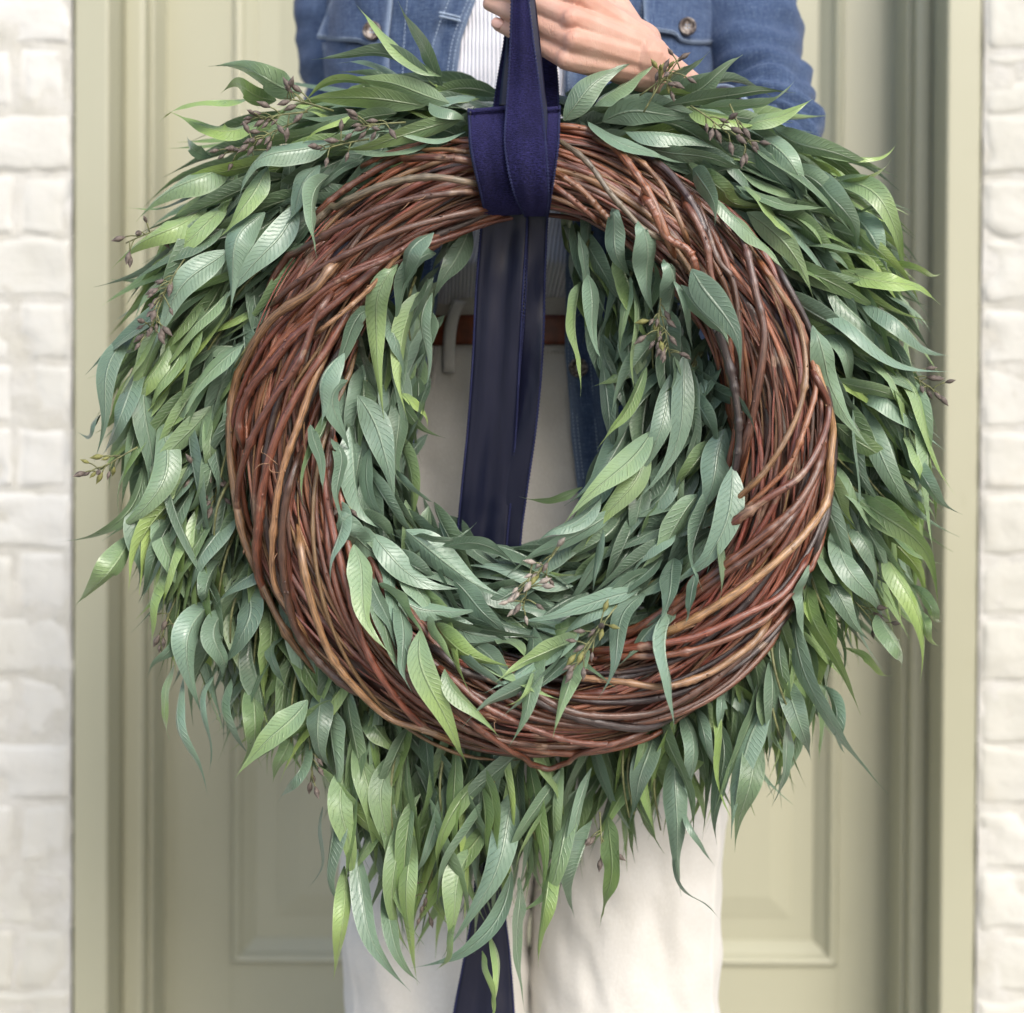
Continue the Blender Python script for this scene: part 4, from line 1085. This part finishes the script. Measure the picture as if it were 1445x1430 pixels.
# ------------------------------------------------------------------ ribbon
rib = empty('velvet_ribbon', tuple(P(722, 230, -.05)), 'navy blue velvet ribbon looped over the top of the wreath with long hanging tails', 'ribbon')
def strip(name, L, Rr, mat, n=60, m=9, thick=.0009, wave=0., crown=.0, crease=0., trim=True, seed=0., label=None, trimr=.0009):
    A = catmull(L, n); B = catmull(Rr, n); V = []; U = []
    for i in range(n):
        for j in range(m):
            t = j / (m - 1); q = A[i] * (1 - t) + B[i] * t; s = i / (n - 1)
            y = q[2] - crown * math.sin(math.pi * t) + wave * (math.sin(s * 15 + seed + t * 1.5) + .35 * fbm(s * 9 + seed, t * 1.6, 2)) * (.4 + .6 * t)
            y += crease * math.sin(t * 10 + seed * 1.3 + s * 3.5) * math.sin(math.pi * t)
            V.append(P(q[0], q[1], y)); U.append((t * .036, s * .3))
    Vn = np.array(V); L_ = np.concatenate([[0], np.cumsum(np.linalg.norm(np.diff(Vn.reshape(n, m, 3)[:, m // 2], axis=0), axis=1))])
    U = np.array(U).reshape(n, m, 2); U[:, :, 1] = L_[:, None]
    o = link(name, mesh(name, V, gridf(n, m), mat, U.reshape(-1, 2)), rib, label=label)
    s_ = o.modifiers.new('thickness', 'SOLIDIFY'); s_.thickness = thick; s_.offset = 0
    if trim:
        for j, side in ((0, 1), (m - 1, -1)):
            e = Vn.reshape(n, m, 3)[:, j]; e2 = Vn.reshape(n, m, 3)[:, j + side]; pth = catmull(e * .93 + e2 * .07 + np.array([0, -.0006, 0]), n * 4)
            k = np.arange(len(pth)); dl = np.linalg.norm(np.diff(pth, axis=0), axis=1).sum() / len(pth); rr_ = trimr * (1 + .5 * np.sin(k * dl / .0030 * 2 * math.pi))
            c = tube(pth, rr_, 6, flat=.7); link('edge_cord', mesh('edge_cord', c[0], c[1], MTRIM, c[2]), o)
    return o
# tails
strip('ribbon_tail', [(683, 288, -.020), (679, 320, -.002), (672, 400, .012), (667, 500, .024), (660, 600, .035), (650, 700, .045), (645, 765, .052), (650, 900, .062), (675, 1100, .075), (668, 1270, .088), (655, 1350, .092), (640, 1430, .094), (632, 1500, .096)],
      [(744, 290, -.020), (744, 320, -.003), (739, 400, .010), (734, 500, .022), (729, 600, .033), (722, 700, .044), (716, 765, .052), (716, 900, .062), (720, 1100, .075), (712, 1270, .088), (720, 1350, .092), (726, 1430, .094), (730, 1500, .096)],
      MSAT, 150, 13, crease=.0022, wave=.0060, seed=1.0, label='satin side of the longer ribbon tail')
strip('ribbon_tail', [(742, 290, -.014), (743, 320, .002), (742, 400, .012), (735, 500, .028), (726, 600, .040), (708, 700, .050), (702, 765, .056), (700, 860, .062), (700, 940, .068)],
      [(774, 290, -.014), (772, 320, .002), (769, 400, .016), (766, 500, .022), (757, 600, .032), (743, 700, .044), (735, 765, .052), (735, 860, .060), (738, 940, .068)], MSAT, 110, 9, wave=.003, seed=3.0, label='shorter ribbon tail, turned under the first')  # velvet tail drawn in the darker satin, so its shade sits in the colour
# loop behind the hand
strip('ribbon_loop', [(716, -60, .026), (712, 50, .024), (704, 100, .022), (697, 145, .016), (694, 175, .006)], [(786, -60, .026), (783, 70, .024), (787, 110, .022), (789, 150, .014), (788, 190, .0)], MVEL, 40, 9, seed=2., label='back strand of the ribbon loop')
strip('ribbon_lining', [(716, 30, .020), (713, 70, .018), (708, 110, .014), (704, 150, .006)], [(728, 30, .019), (726, 70, .017), (722, 110, .013), (720, 150, .004)], MSAT, 24, 5, trim=False)
def wrap(l, r, name, off, mat, a0=-70, a1=172, seed=0, label=None, trim=True):
    Lp = []; Rp = []
    for k in range(13):
        t = k / 12; a = math.radians(90 - (a0 + (a1 - a0) * t)); # angle from top(back) over front to bottom
        pyc = 226; ry = 74 + off / KM; rd = .0575 + off
        py = pyc - ry * math.sin(a); y = .0 - rd * math.cos(a)
        if y > 0: py = pyc - ry * math.sin(a) * 1.0
        u = min(1, max(0, (py - 150) / 150)); Lp.append((np.interp(u, [0, .4, 1], l), py + (4 if name else 0), y)); Rp.append((np.interp(u, [0, .4, 1], r), py, y))
    return strip(name, Lp, Rp, mat, 70, 11, seed=seed, label=label, trim=trim, wave=.0014, crease=.0016)
wrap([661, 665, 685], [713, 720, 738], 'ribbon_wrap', .0015, MVEL, seed=1, label='left turn of velvet round the wreath')
wrap([659, 662, 684], [670, 674, 690], 'ribbon_lining', .0002, MSAT, trim=False)
wrap([740, 745, 740], [790, 788, 774], 'ribbon_wrap', .0015, MVEL, seed=2, label='right turn of velvet round the wreath')
strip('ribbon_loop', [(724, -70, -.020), (722, 0, -.034), (720, 60, -.036), (717, 120, -.038), (714, 160, -.050), (712, 200, -.062), (717, 240, -.066), (726, 275, -.057), (736, 296, -.040), (742, 305, -.02)],
      [(740, -70, -.020), (746, 0, -.034), (753, 60, -.036), (761, 120, -.038), (766, 160, -.050), (770, 200, -.062), (773, 240, -.066), (774, 275, -.057), (772, 296, -.040), (770, 305, -.02)], MVEL, 90, 11, crown=.002, crease=.0020, wave=.0014, seed=4, label='front velvet strand running up to the hand')
strip('ribbon_lining', [(740, -70, -.014), (745, 0, -.030), (752, 60, -.033), (760, 120, -.037), (765, 160, -.049), (768, 200, -.061), (771, 235, -.066)], [(744, -70, -.010), (755, 0, -.026), (762, 60, -.029), (768, 120, -.033), (772, 160, -.046), (771, 200, -.059), (772, 235, -.065)], MSAT, 50, 5, trim=False)
